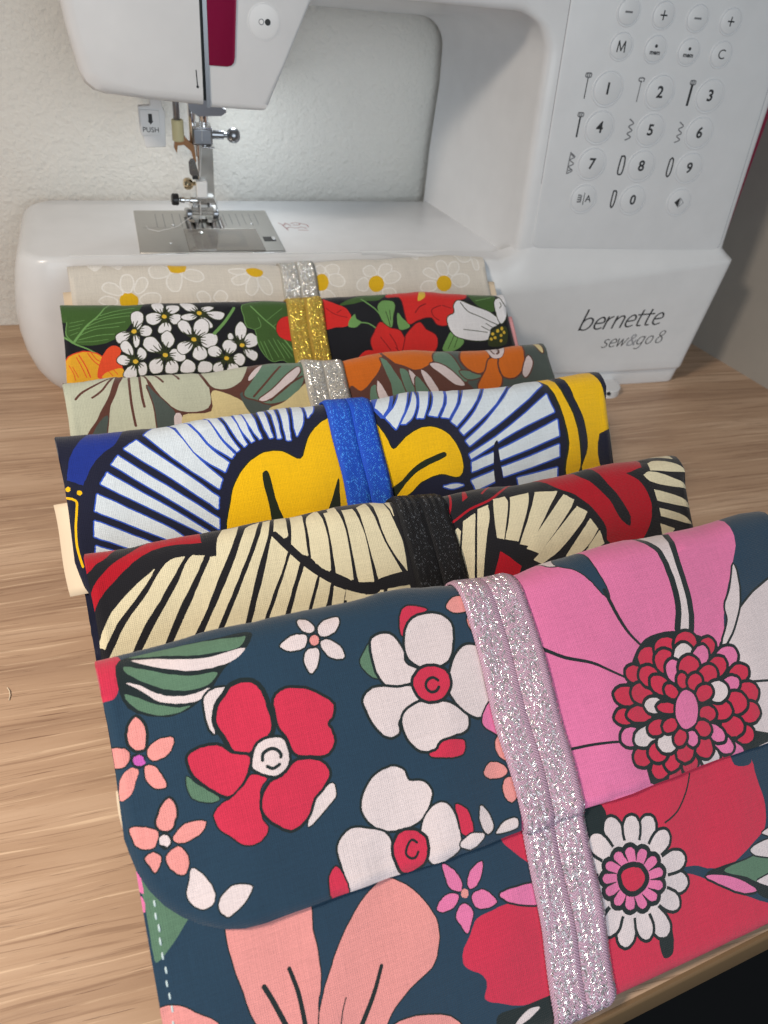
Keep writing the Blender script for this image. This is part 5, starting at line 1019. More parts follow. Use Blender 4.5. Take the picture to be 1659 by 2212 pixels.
# ---------------------------------------------------------------- printed cloth
PAL = {k: lin(v) for k, v in {
 # floral navy print
 'NV': (33, 61, 84), 'R': (208, 48, 80), 'W': (226, 212, 216), 'G': (92, 126, 104), 'DG': (24, 38, 42), 'S': (232, 152, 150), 'P': (230, 122, 172), 'V': (196, 92, 182),
 # red and cream fan print
 'BK': (22, 22, 30), 'RD': (178, 8, 34), 'CR': (230, 220, 188),
 # blue and yellow fan print
 'NB': (20, 24, 50), 'BL': (22, 48, 142), 'LW': (218, 229, 240), 'HB': (52, 92, 206), 'YL': (248, 196, 4), 'DGR': (26, 38, 20),
 # sage and orange print
 'SG': (200, 205, 186), 'BR': (98, 60, 52), 'DS': (78, 90, 88), 'CY': (224, 208, 156), 'OR': (218, 112, 26), 'G3': (104, 136, 118),
 # botanical print
 'BB': (16, 18, 28), 'LG': (62, 96, 44), 'LT': (112, 160, 92), 'OY': (232, 172, 44), 'RO': (228, 78, 42), 'W2': (232, 232, 238), 'GO': (48, 58, 28), 'Y2': (226, 188, 60), 'RR': (216, 40, 38), 'RS': (140, 18, 24),
 # daisy print
 'WB': (226, 221, 213), 'BG': (221, 215, 206), 'WD': (240, 237, 233), 'YC': (230, 184, 24)}.items()}
def parse(s): return np.array([[float(a) for a in w.split(',')] for w in s.split()])
def offset_out(p, w):
    q = np.roll(p, -1, 0) - np.roll(p, 1, 0); q /= np.linalg.norm(q, axis=1)[:, None] + 1e-9
    n = np.stack([q[:, 1], -q[:, 0]], 1)
    area2 = np.sum(p[:, 0]*np.roll(p[:, 1], -1) - np.roll(p[:, 0], -1)*p[:, 1])
    return p + n*w*(1 if area2 > 0 else -1)
def inside(poly, pts):
    """winding test, vectorised"""
    x, y = pts[:, 0], pts[:, 1]; w = np.zeros(len(pts), int)
    for (x0, y0), (x1, y1) in zip(poly, np.roll(poly, -1, 0)):
        s = (x1-x0)*(y-y0) - (x-x0)*(y1-y0)
        w += ((y0 <= y) & (y1 > y) & (s > 0)).astype(int) - ((y0 > y) & (y1 <= y) & (s < 0)).astype(int)
    return w != 0
GROW = {'CR': 0.016, 'LW': 0.012}
SHARP = {'LW', 'CR', 'BL', 'RD'}
def keep_corners(p):
    a = p - np.roll(p, 1, 0); b = np.roll(p, -1, 0) - p; out = []
    for x, u, v in zip(p, a, b):
        t = abs(math.atan2(u[0]*v[1]-u[1]*v[0], u[0]*v[0]+u[1]*v[1]))
        if t > 0.75:                                             # a real corner: step back a hair on both sides
            out += [x - u*min(0.12, 0.05/max(np.linalg.norm(u), 1e-6)), x, x + v*min(0.12, 0.05/max(np.linalg.norm(v), 1e-6))]
        else: out.append(x)
    return np.array(out)
def layers_of(shapes):
    out = []; rg = np.random.RandomState(7)
    for sh in shapes:
        if sh[0] == 'f':
            p = parse(sh[4])
            if sh[1] in SHARP: p = keep_corners(p)
            p = catmull(p, 4); p = p + rg.uniform(-0.011, 0.011, p.shape)      # the dye never runs to a perfect line
            if sh[1] in GROW: p = offset_out(p, GROW[sh[1]])
            if sh[2]: out.append((PAL[sh[2]], offset_out(p, sh[3]*(1.3 if sh[2] == 'DG' else 1.0))))
            out.append((PAL[sh[1]], p))
        else:
            p = parse(sh[4]); p = catmull(p, 4, False) if len(p) > 2 else np.linspace(p[0], p[1], 4)
            out.append((PAL[sh[1]], stroke_poly(p, sh[2], sh[3])))
    return out
def printed_sheet(name, outline, base, shapes, place, mat, parent, vrows, ustep=0.55, thick=0.05, rims=()):
    """cloth cut along outline (u,v in cm); every printed shape is a set of faces of its own colour, so the print follows folds"""
    outline = np.asarray(outline, float); layers = layers_of(shapes)
    lo, hi = outline.min(0), outline.max(0)
    pts = []; edges = []
    def add_loop(p):
        k = len(pts); m = len(p)
        pts.extend((float(a), float(b)) for a, b in p); edges.extend((k+i, k+(i+1) % m) for i in range(m))
    add_loop(outline)
    keep = []
    for c, p in layers:
        p = np.clip(p, lo - 0.3, hi + 0.3)
        if (p.max(0) < lo).any() or (p.min(0) > hi).any(): continue
        add_loop(p); keep.append((c, p))
    us = np.arange(lo[0], hi[0]+ustep, ustep)
    for v in vrows:
        for u in us: pts.append((float(u)+0.003, float(v)))
    for d in rims:                                                # extra rows of points along the sewn edge
        ring = np.vstack([np.linspace(a, b, max(2, int(np.linalg.norm(b-a)/0.22)+1))[:-1] for a, b in zip(outline, np.roll(outline, -1, 0))])
        q = offset_out(ring, -d); pts.extend((float(a), float(b)) for a, b in q[inside(outline, q)])
    res = delaunay_2d_cdt([Vector(p) for p in pts], edges, [], 0, 1e-4)
    V = np.array([tuple(v) for v in res[0]]); F = np.array([tuple(f) for f in res[2] if len(f) == 3])
    C = V[F].mean(1)
    ok = inside(outline, C); F = F[ok]; C = C[ok]
    col = np.tile(np.array(base, float), (len(F), 1))
    for c, p in keep:
        a, b = p.min(0), p.max(0)
        idx = np.nonzero((C[:, 0] >= a[0]) & (C[:, 0] <= b[0]) & (C[:, 1] >= a[1]) & (C[:, 1] <= b[1]))[0]
        if len(idx):
            hit = inside(p, C[idx]); col[idx[hit]] = c
    used = np.unique(F); remap = -np.ones(len(V), int); remap[used] = np.arange(len(used)); F = remap[F]; V = V[used]
    X = place(V[:, 0], V[:, 1])
    off = np.array(origin(parent))
    # orient every face the same way, outwards
    e = np.cross(V[F[:, 1]]-V[F[:, 0]], V[F[:, 2]]-V[F[:, 0]])
    F[e > 0] = F[e > 0][:, ::-1]
    me = bpy.data.meshes.new(name); me.from_pydata((X*K - off).tolist(), [], F.tolist())
    at = me.color_attributes.new('print', 'FLOAT_COLOR', 'CORNER')
    cc = np.repeat(np.hstack([col, np.ones((len(col), 1))]), 3, axis=0).astype(np.float32); at.data.foreach_set('color', cc.ravel())
    uvl = me.uv_layers.new(name='UVMap'); uvl.data.foreach_set('uv', V[F].reshape(-1).astype(np.float32))
    o = link_mesh(name, me, mat, parent)
    if thick:
        s = o.modifiers.new('thickness', 'SOLIDIFY'); s.thickness = thick*K; s.offset = -1; s.use_rim = True
        e = o.modifiers.new('crisp_edge', 'EDGE_SPLIT'); e.split_angle = math.radians(50)
    return o
def grid_sheet(name, place, us, vs, mat, parent, thick=0.06, rgb=None):
    U, V = np.meshgrid(us, vs, indexing='ij'); X = place(U.ravel(), V.ravel()); nu, nv = len(us), len(vs)
    off = np.array(origin(parent)); f = [(i*nv+j, i*nv+j+1, (i+1)*nv+j+1, (i+1)*nv+j) for i in range(nu-1) for j in range(nv-1)]
    me = bpy.data.meshes.new(name); me.from_pydata((X*K-off).tolist(), [], f)
    uvl = me.uv_layers.new(name='UVMap'); UV = np.stack([U.ravel(), V.ravel()], 1)
    li = np.array([l.vertex_index for l in me.loops]); uvl.data.foreach_set('uv', UV[li].ravel().astype(np.float32))
    if rgb is not None:
        at = me.color_attributes.new('print', 'FLOAT_COLOR', 'CORNER'); at.data.foreach_set('color', np.tile(np.array(tuple(rgb)+(1,), np.float32), len(li)))
    o = link_mesh(name, me, mat, parent)
    if thick:
        s = o.modifiers.new('thickness', 'SOLIDIFY'); s.thickness = thick*K; s.offset = -1
    return o
def flap_outline(P, vf, rc, v0):
    W = P.W; o = [(0, v0)]
    o += [(0.0 + 0.05*math.sin(v), v) for v in np.linspace(v0+1, vf-rc, 8)]
    o += [(rc - rc*math.cos(a), vf - rc + rc*math.sin(a)) for a in np.linspace(0.12, math.pi/2, 9)]
    o += [(u, vf + 0.03*math.sin(u*0.9)) for u in np.linspace(rc+0.6, W-rc-0.6, 24)]
    o += [(W - rc + rc*math.sin(a), vf - rc + rc*math.cos(a)) for a in np.linspace(0, math.pi/2-0.12, 9)]
    o += [(W - 0.05*math.sin(v), v) for v in np.linspace(vf-rc, v0+1, 8)]; o += [(W, v0)]
    return o
def make_pouch(key, label, base, band, lining, lin_rect, group, fine=False, band_u=(11.9, 14.2)):
    P = POUCHES[key]; fm = M['fabric_fine' if fine else 'fabric']
    floor_pt = P.C0 + 0.5*P.W*P.ex - P.ea*(P.L) ; root = empty('fabric_pouch', (floor_pt[0], floor_pt[1], 0.0), label, 'pouch', group)
    pr = math.pi*P.r; v0 = -pr - 1.0
    rows = list(np.linspace(v0+0.2, -pr, 4)) + list(np.linspace(-pr, 0.3, 22)[1:]) + list(np.arange(0.55, VF, 0.4))
    printed_sheet('flap', flap_outline(P, VF, RC, v0), PAL[base], PRINTS[key+'_flap'], lambda u, v: P.P(u, v), fm, root, rows, thick=0.06, rims=(0.04, 0.09, 0.15, 0.22, 0.30, 0.38, 0.48))
    # the pocket under the flap: front, round the bottom edge, and the back
    shapes = PRINTS.get(key+'_panel', [])
    Lt = P.L + 1.2
    panel = [(0.12, 1.2), (0.12, Lt), (P.W-0.12, Lt), (P.W-0.12, 1.2)]
    panel = [tuple(np.array(panel[i]) + (np.array(panel[(i+1) % 4])-np.array(panel[i]))*t) for i in range(4) for t in np.linspace(0, 1, 16)[:-1]]
    rows = list(np.arange(1.5, P.L-0.6, 0.5)) + list(np.linspace(P.L-0.5, Lt-0.05, 9))
    printed_sheet('front_panel', panel, PAL[base], shapes, lambda u, v: P.P(u, v, panel=True), fm, root, rows)
    grid_sheet('back_panel', lambda u, v: P.P(u, v, off=-0.08), np.linspace(0.1, P.W-0.1, 20), np.linspace(-pr-P.L+0.9, v0+0.3, 14), fm, root, rgb=PAL[base])
    for (u0, u1, va, vb) in lin_rect:
        def lining_at(u, v, u0=u0, u1=u1, va=va, vb=vb):              # its free edge is cut a little slanting and uneven
            t = (v - va)/(vb - va); edge = 0.10*t - 0.05*np.sin(t*5.0 + P.seed)
            return P.P(u + edge*np.clip(1 - (u - u0)/2.0, 0, 1), v, off=-0.10)
        grid_sheet('lining', lining_at, np.linspace(u0, u1, 26), np.linspace(va, vb, 12), M[lining], root)
    # the elastic
    def strip(nm, va, vb, du, panel, nv, off):
        us = np.concatenate([np.linspace(0, 0.47, 6), [0.49, 0.5, 0.51], np.linspace(0.53, 1, 6)]); vs = np.linspace(va, vb, nv)
        prof = np.array([off + 0.035 if (abs(t-0.5) > 0.02) else off - 0.015 for t in us]); prof[0] = prof[-1] = off - 0.05
        nu = len(us); U, V = np.meshgrid(us, vs, indexing='ij'); Pf = np.repeat(prof[:, None], nv, 1)
        uu = band_u[0] + du + (band_u[1]-band_u[0])*U; uu = uu + (0.03*np.sin(V*1.3+P.seed) - 0.02*(V-3))
        if panel: uu = uu + 0.02*(V-3) - 0.045*(V-7.5)
        uu = uu/(1 - P.taper*np.clip(V, 0, 6)/P.W)                    # the elastic itself runs straight
        jag = 0.012*np.sin(V*40)*((U < 0.01) | (U > 0.99)); uu = uu + jag
        X = np.stack([P.P(uu[i], V[i], off=prof[i], panel=panel) for i in range(nu)])
        o0 = np.array(origin(root)); me = bpy.data.meshes.new(nm)
        me.from_pydata((X.reshape(-1, 3)*K-o0).tolist(), [], [(i*nv+j, (i+1)*nv+j, (i+1)*nv+j+1, i*nv+j+1) for i in range(nu-1) for j in range(nv-1)])
        li = np.array([l.vertex_index for l in me.loops]); UV = np.stack([(U*(band_u[1]-band_u[0])).ravel(), V.ravel()], 1)
        uvl = me.uv_layers.new(name='UVMap'); uvl.data.foreach_set('uv', UV[li].ravel().astype(np.float32))
        o = link_mesh(nm, me, M[band], root); s = o.modifiers.new('thickness', 'SOLIDIFY'); s.thickness = 0.10*K; s.offset = -1
        return o
    strip('elastic_band', -pr-2.0, VF+0.05, 0.0, False, 150, 0.07)
    strip('elastic_band', VF-0.9, P.L+0.5, -0.03, True, 100, 0.06)
    return root, P

# ================================================================ the setting
def structure(name, verts, faces, mat, sharp=None):
    o = mesh(name, verts, faces, mat, None, smooth=False); return prop(o, kind='structure')
# table: top sheet, its front edge runs a little askew to the wall
def front_y(x): return -39.95 + 0.103*(x - 4.57)
tx0, tx1 = -70.0, 44.0
structure('table_top', [(tx0, front_y(tx0), 0), (tx1, front_y(tx1), 0), (tx1, 13.5, 0), (tx0, 13.5, 0)], [(0, 1, 2, 3)], 'wood')
table = bpy.data.objects['table_top']
edge_rings = []
for x in np.linspace(tx0, tx1, 30):
    y = front_y(x); edge_rings.append([(x, y+0.02, -0.004), (x, y-0.12, -0.03), (x, y-0.19, -0.12), (x, y-0.20, -0.3), (x, y-0.20, -2.2), (x, y-0.1, -2.35), (x, y+0.3, -2.4)])
v = [p for r in edge_rings for p in r]; n = 7
eb = mesh('edge_band', v, [(i*n+k, i*n+k+1, (i+1)*n+k+1, (i+1)*n+k) for i in range(29) for k in range(6)], 'edge', table)
structure('floor', [(-400, -500, -74), (500, -500, -74), (500, 300, -74), (-400, 300, -74)], [(0, 1, 2, 3)], 'floor')
structure('wall_back', [(-120, 13.4, -2.5), (46, 13.4, -2.5), (46, 13.4, 130), (-120, 13.4, 130)], [(0, 3, 2, 1)], 'wall')
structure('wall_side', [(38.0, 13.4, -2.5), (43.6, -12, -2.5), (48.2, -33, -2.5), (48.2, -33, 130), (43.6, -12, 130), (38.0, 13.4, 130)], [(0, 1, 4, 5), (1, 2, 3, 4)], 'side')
# a snipped thread end on the table
tube('thread_snippet', [(-13.78, -21.75, 0.04), (-13.68, -21.95, 0.07), (-13.64, -22.2, 0.07), (-13.67, -22.45, 0.04)], 0.022, 'lining_cream', None, 6)
prop(bpy.data.objects['thread_snippet'], 'short cream snippet of thread lying on the wooden table', 'thread')

# ================================================================ sewing machine
SM = empty('sewing_machine', (11, 6, 0), 'white sewing machine with number keys and magenta trim standing behind the pouches', 'sewing machine')
KYAW = -0.071
def yf(x, z): return 0.15 + KYAW*(x - 22.2) + 0.034*(z - 20.3)     # front plane of the column
# --- free-arm bed: plan outline lofted upwards, swelling from a narrow foot
def plan(x0, x1, y0, y1, r, inset, n=8, rr=None):
    x0 += inset; y0 += inset*0.5; y1 -= inset*0.3; r = max(r - inset*0.5, 0.3); p = []
    for cx, cy, a0 in ((x0+r, y1-r, 0.5), (x0+r, y0+r, 1.0)):
        for k in range(n+1):
            a = math.pi*(a0 + 0.5*k/n); p.append((cx + r*math.cos(a), cy + r*math.sin(a)))
    p += [(x1, y0), (x1, y1)]
    return p
rings = []
for z, i in ((0.06, 2.6), (0.2, 2.1), (0.5, 1.6), (1.1, 1.05), (2.0, 0.55), (3.2, 0.2), (4.6, 0.04), (6.0, 0.06), (7.4, 0.26), (8.4, 0.46), (9.1, 0.66), (9.45, 0.85), (9.66, 1.1), (9.75, 1.45)):
    rings.append([(x, y, z) for x, y in plan(-13.75, 21.0, 1.25, 12.3, 2.2, i)])
loft('bed', rings, 'plastic', SM, sharp=50)
tube('bed_seam', [(-10.0, 1.95, 9.756), (-4, 1.93, 9.757), (4, 1.9, 9.757), (14, 1.85, 9.757)], 0.035, 'key', SM, 6)
for x, y in ((-10.5, 3.2), (-10.5, 10.5)):
    lathe('foot', (x, y, 0.0), (0, 0, 1), [(0, 0.8), (0.45, 0.75)], 'black', SM)
# --- base below the column, with its sloping crease
def ridge_z(x): return 7.75 + (x - 17.6)*(10.05 - 7.75)/(35 - 17.6)
def ridge_d(x): return 0.95 - 0.45*max(0.0, min(1.0, (x - 25)/10.0))**1.5
def xr(z): return 35.35 - 1.0*max(0.0, (10.0 - z)/8.6)**1.15 if z < 10 else 35.35 - 0.9*(z-10)/0.8
cols = []
prof_n = None
xs = list(np.linspace(8.0, 17.0, 10)) + list(np.linspace(17.4, 34.6, 34))
def smooth01(t): t = max(0.0, min(1.0, t)); return t*t*(3-2*t)
def base_col(x):
    zr = ridge_z(max(x, 15.0)); d = ridge_d(x); p = []
    k = smooth01((x - 17.2)/2.2); t = smooth01((17.5 - x)/8.5)          # k: under the column, t: fading into the bed
    zs = 9.62 + (10.28 - 9.62)*k
    top = [(9.752 + (11.0-9.752)*k, -1.4 + (1.4-0.25)*k), (9.756 + (10.72-9.756)*k, -0.5 + (0.5-0.03)*k), (9.752 + (10.6-9.752)*k, -0.12 + 0.14*k), (9.73 + (10.45-9.73)*k, 0.07), (zs, 0.22 - 0.05*k)]
    low = [(zr+0.55*(zs-zr), 0.17+0.5*(d-0.17)), (zr+0.2*(zs-zr)+0.05, d-0.12), (zr, d-0.02), (zr-0.25, d), (zr*0.6, d-0.03), (2.2, d-0.0), (1.55, d+0.04), (1.38, d-0.0), (1.28, d-0.18), (0.9, d-0.2), (0.2, d-0.22), (0.03, d-0.3), (0.02, d-2.5)]
    for z, dd in top + low:
        y = yf(x, 10.6) - dd; p.append((x, y*(1-t) + max(1.75, y)*t, z))
    return p
for x in xs: cols.append(base_col(x))
last = base_col(34.6)
for k in range(1, 7):                                              # round the right-hand corner and run back along the side
    a = math.pi/2*k/6; R = 0.75; c = []
    for (x, y, z) in last:
        xx = xr(min(z, 10.8)); c.append((xx - R + R*math.sin(a), y + R - R*math.cos(a), z))
    cols.append(c)
for yb in (3, 6, 9, 12.2): cols.append([(c[0], yb, c[2]) for c in cols[49]])
# taper the straight part so the lower corner draws in
for ci, c in enumerate(cols[:44]):
    for k, (x, y, z) in enumerate(c):
        f = max(0.0, (x - 26)/8.6); c[k] = (x + f*(xr(min(z, 10.8)) - 0.75 - 34.6), y, z)
nv = len(cols[0]); v = [p for c in cols for p in c]
f = [(i*nv+j, i*nv+j+1, (i+1)*nv+j+1, (i+1)*nv+j) for i in range(len(cols)-1) for j in range(nv-1)]
base = mesh('base', v, f, 'plastic', SM, sharp=48)
def base_front(x, z):                                              # a point 0.15 mm in front of the lower face
    zr = ridge_z(x); d = ridge_d(x)
    tab = [(1.55, d+0.04), (2.2, d-0.0), (zr*0.6, d-0.03), (zr-0.25, d)]
    dd = np.interp(z, [t[0] for t in tab], [t[1] for t in tab]); return (x, yf(x, 10.6) - dd - 0.012, z)
lathe('foot', (27.3, -1.85, 0.0), (0, 0, 1), [(0, 1.2), (0.55, 1.2), (0.62, 1.1)], 'plastic', SM, 24)
lathe('foot_screw', (27.0, -2.96, 0.42), (0, -1, 0.25), [(0, 0.16), (0.14, 0.14)], 'black', SM, 10)
lathe('foot', (32.0, 8.0, 0.0), (0, 0, 1), [(0, 1.0), (0.5, 1.0)], 'black', SM, 16)

# --- column and arm: a C-shaped body, throat rounded, front and back outlines lofted
def arc(cx, cz, r, a0, a1, n=8): return [(cx + r*math.cos(a0+(a1-a0)*k/n), cz + r*math.sin(a0+(a1-a0)*k/n)) for k in range(n+1)]
def c_profile(xi, xi2, zt, r, xl, xo):
    p = [(xi, 9.4), (xi, 10.4), (xi-0.05, 13.5), (xi2+0.12, 18.0)]
    p += arc(xi2 - r, zt - r, r, 0, math.pi/2)
    p += [(xi2 - r - 4, zt + 0.02), (xl, zt + 0.1), (xl, 33), (xo-0.6, 33), (xo, 26), (xo + 0.1, 19.4), (xo + 0.35, 11.2), (xo+0.4, 10.62)]
    return p
front = c_profile(18.35, 17.95, 23.75, 2.3, 2.6, 34.05); backp = c_profile(16.02, 15.98, 21.95, 1.9, 2.6, 34.4)
mid = []
def soft(ins):                                                    # front outline drawn in to round the front edge
    cx = 26.0; out = []
    for x, z in front:
        nx = ins if x < 18.6 else (-ins if x > 33 else 0)
        nz = ins if (x < 16.5 and z < 24.5) else 0
        out.append((x + (nx if not (x < 16.5) else 0), z + nz))
    return out
rings = []
for ins, dy in ((0.75, -0.0), (0.42, 0.03), (0.18, 0.13), (0.04, 0.32), (0.0, 0.6)):
    rings.append([(x, yf(x, z) + dy, z) for x, z in soft(ins)])
for t in (0.25, 0.5, 0.75, 1.0):
    rings.append([(a[0]+(b[0]-a[0])*t, (yf(a[0], a[1])+0.6)*(1-t) + 12.3*t, a[1]+(b[1]-a[1])*t) for a, b in zip(front, backp)])
loft('column', rings, 'plastic', SM, sharp=40)
# magenta side cover showing past the right-hand edge
rings = []
for y, ins in ((-0.35, 0.0), (-0.25, 0.16), (0.3, 0.36), (3, 0.6), (9, 0.6), (11.8, 0.3)):
    rings.append([(33.4, y, 11.75), (34.62+ins, y, 11.75), (34.42+ins, y, 19.4), (34.3+ins, y, 26), (33.7+ins, y, 31), (32.9, y, 31)])
loft('side_cover', rings, 'magenta', SM, sharp=40)

# --- head over the needle
yh = 1.55
def head_outline(left):
    if left: return [(-1.78, 33), (-9.3, 33), (-8.95, 27), (-8.42, 21.6), (-8.1, 19.6), (-7.85, 18.95), (-7.45, 18.62), (-6.8, 18.45), (-4.5, 18.26), (-1.78, 18.1)]
    return [(-1.42, 18.08), (0.4, 18.02), (1.45, 18.0), (1.68, 18.08), (1.84, 18.3), (2.75, 20.4), (3.95, 23.1), (5.2, 26), (7.8, 33), (-1.42, 33)]
def slab(name, out, y0, y1, edge_r, mat, parent, keepx):
    c = np.mean(out, axis=0); rings = []
    for ins, dy in ((edge_r, 0), (edge_r*0.55, 0.08*edge_r), (edge_r*0.2, 0.32*edge_r), (0, edge_r), (0, (y1-y0)*0.6), (edge_r*0.5, y1-y0)):
        r = []
        for x, z in out:
            dx = 0 if abs(x-keepx) < 0.02 else (-ins if x > c[0] else ins)
            dz = ins if z < 19.0 else 0
            if z < 19.0 and 0.05 < abs(x-keepx) and abs(x - keepx) < 2.6: dx = 0
            if x > 1.5 and keepx > -1.5: dx = -ins*0.6
            r.append((x+dx, y0+dy, z+dz))
        rings.append(r)
    return loft(name, rings, mat, parent, sharp=40)
slab('face_cover', head_outline(True), yh, 10.8, 0.7, 'plastic', SM, -1.78)
slab('head_cover', head_outline(False), yh, 10.8, 0.35, 'plastic', SM, -1.42)
box('thread_slot', -1.80, -1.40, yh+0.55, 9.5, 18.35, 32.9, 'black', SM)
mg = [(-1.40, 33), (-1.40, 20.18), (-0.45, 20.16), (-0.22, 20.22), (-0.08, 20.36), (-0.02, 20.6), (0.05, 22.0), (0.3, 26), (0.6, 33)]
loft('thread_guide_panel', [[(x, yh+0.2, z) for x, z in mg], [(x, yh-0.05, z) for x, z in mg], [(x*0.985-0.01, yh-0.09, z+(0.06 if z < 21 else 0)) for x, z in mg]], 'magenta', SM, sharp=40)
loft('slot_edge', [[(-1.60, yh+0.3, z), (-1.42, yh+0.3, z), (-1.41, yh-0.06, z), (-1.62, yh-0.02, z)] for z in (18.12, 20.5, 24, 32.9)], 'gunmetal', SM)
btn = lathe('reverse_button', (1.55, yh+0.15, 22.32), (0, -1, 0), [(0, 0.88), (0.155, 0.88), (0.165, 0.86), (0.165, 0.835), (0.140, 0.83), (0.140, 0.81), (0.168, 0.80), (0.178, 0.7), (0.18, 0.0)], 'plastic', SM, 40)
lathe('dot', (1.40, yh-0.031, 22.32), (0, -1, 0), [(0, 0.15), (0.015, 0.14)], 'ink_grey', btn, 16)
lathe('dot', (1.40, yh-0.036, 22.32), (0, -1, 0), [(0, 0.105), (0.02, 0.1)], 'key', btn, 16)
lathe('dot', (1.74, yh-0.031, 22.32), (0, -1, 0), [(0, 0.155), (0.015, 0.15)], 'ink', btn, 16)
nm = ribbon('needle_mark', [[(-2.10, 19.9), (-2.06, 19.15)]], lambda x, z: (x, yh-0.012, z), 'ink', SM, 0.055)
lathe('needle_mark', (-2.055, yh, 19.12), (0, -1, 0), [(0, 0.07), (0.012, 0.07)], 'ink', SM, 12)

# --- needle, presser foot and threader under the head
def cyl(name, x, y, z0, z1, r, mat, n=16): return lathe(name, (x, y, z0), (0, 0, 1), [(0, r*0.9), (0.04, r), (z1-z0-0.04, r), (z1-z0, r*0.9)], mat, SM, n)
cyl('threader_bar', -2.72, 6.4, 16.0, 18.8, 0.17, 'gunmetal'); cyl('threader_sleeve', -2.70, 6.4, 15.15, 16.35, 0.30, 'cream_plastic')
loft('threader_bracket', [[(-3.12, y, 15.3), (-3.2, y, 14.75), (-3.05, y, 14.45), (-2.98, y, 14.9), (-2.6, y, 14.95), (-2.2, y, 14.6), (-2.0, y, 13.9), (-1.9, y, 14.0), (-2.0, y, 14.9), (-2.35, y, 15.2), (-2.5, y, 15.4)] for y in (6.2, 6.6)], 'amber', SM)
loft('thread_guide', [[(-2.35, y, 17.65), (-2.15, y, 17.0), (-1.7, y, 16.7), (-0.3, y+0.2, 16.72), (0.02, y+0.3, 16.9), (0.0, y+0.35, 17.05), (-0.9, y+0.1, 17.55), (-1.2, y, 17.75)] for y in (5.7, 5.95)], 'gunmetal', SM)
cyl('needle_bar', -1.95, 6.7, 14.2, 18.8, 0.20, 'chrome'); cyl('needle_bar', -1.36, 6.75, 14.8, 18.8, 0.25, 'chrome')
box('needle_clamp', -2.0, -0.98, 6.2, 7.1, 14.95, 15.95, 'gunmetal', SM, 0.12); box('clamp_collar', -1.95, -1.0, 6.15, 7.15, 15.9, 16.02, 'chrome', SM, 0.04); box('clamp_collar', -1.6, -0.9, 6.15, 7.0, 14.82, 14.9, 'chrome', SM, 0.03)
lathe('clamp_screw', (-1.0, 6.5, 15.52), (1, 0.05, -0.03), [(0, 0.22), (0.12, 0.26), (0.85, 0.26), (0.92, 0.16), (1.08, 0.16), (1.14, 0.28), (1.24, 0.38), (1.42, 0.44), (1.62, 0.44), (1.78, 0.36), (1.88, 0.22), (1.92, 0.05)], 'gunmetal', SM, 24)
loft('presser_bar', [[(-1.62, y0, z), (-0.95, y0, z), (-0.95, y1, z), (-1.62, y1, z)] for z, y0, y1 in ((11.1, 6.8, 7.3), (13, 6.75, 7.25), (14.9, 6.7, 7.2))], 'steel', SM)
tube('needle', [(-1.72, 6.55, 14.9), (-1.74, 6.55, 13.4), (-1.76, 6.55, 13.2), (-1.78, 6.55, 9.9)], [0.075, 0.075, 0.05, 0.03], 'chrome', SM, 10)
loft('threader_hook', [[(x, y, z) for x, y in ((cx-w*1.3, 6.25), (cx+w*1.3, 6.25), (cx+w*1.3, 6.5), (cx-w*1.3, 6.5))] for cx, w, z in ((-2.08, 0.08, 14.15), (-2.1, 0.14, 13.95), (-2.02, 0.18, 13.3), (-1.98, 0.16, 13.15))], 'chrome', SM)
box('hook_tip', -2.12, -1.82, 6.25, 6.55, 12.92, 13.12, 'black', SM, 0.03)
box('presser_block', -1.92, -1.35, 6.35, 7.2, 11.75, 12.75, 'key', SM, 0.06)
lathe('presser_screw', (-1.95, 6.6, 12.55), (-1, -0.1, 0), [(0, 0.12), (0.14, 0.14), (0.2, 0.28), (0.34, 0.36), (0.5, 0.36), (0.62, 0.26), (0.66, 0.05)], 'brass', SM, 20)
lathe('holder_screw', (-1.95, 6.5, 11.55), (-1, -0.05, 0.06), [(0, 0.2), (0.35, 0.2), (0.4, 0.12), (0.6, 0.12), (0.65, 0.19), (0.85, 0.19), (0.9, 0.1), (1.0, 0.1)], 'chrome', SM, 16)
lathe('holder_knob', (-2.9, 6.45, 11.61), (-1, -0.05, 0.06), [(0, 0.3), (0.05, 0.36), (0.3, 0.36), (0.36, 0.3)], 'black', SM, 18)
loft('foot_holder', [[(-1.95-w, y, z), (-1.1+w, y, z), (-1.0+w, y+0.7, z), (-2.0-w, y+0.7, z)] for w, y, z in ((0.05, 6.5, 11.75), (0.12, 6.5, 11.5), (0.25, 6.7, 11.1), (0.3, 6.95, 10.75), (0.2, 7.0, 10.6))], 'chrome', SM)
pf = loft('presser_foot', [[(-2.5, 7.0, z), (-2.2, 6.8, z), (-1.9, 6.85, z), (-1.8, 7.5, z), (-1.4, 7.5, z), (-1.3, 6.85, z), (-1.0, 6.8, z), (-0.7, 7.0, z), (-0.6, 9.2, z), (-2.6, 9.2, z)] for z in (9.98, 10.16)], 'steel', SM)
for x in (-2.45, -0.72): lathe('foot_pivot', (x-0.16, 7.3, 10.4), (1, 0, 0), [(0, 0.24), (0.05, 0.30), (0.3, 0.30), (0.35, 0.24)], 'gunmetal', pf, 16)
lathe('foot_pin', (-2.4, 7.3, 10.4), (1, 0, 0), [(0, 0.09), (1.8, 0.09)], 'chrome', pf, 10)
box('ankle_plate', -2.3, -0.85, 6.8, 7.8, 10.45, 10.62, 'clear', SM, 0.05)
tube('thread', [(-1.5, 5.9, 18.0), (-1.46, 5.95, 16.5), (-1.5, 6.1, 15.3), (-1.7, 6.45, 13.0), (-1.79, 6.5, 10.3), (-2.3, 6.6, 10.5), (-3.4, 5.9, 10.05), (-4.6, 5.5, 9.9), (-5.2, 5.9, 9.9), (-5.3, 6.5, 9.9)], 0.016, 'thread_clear', SM, 6)
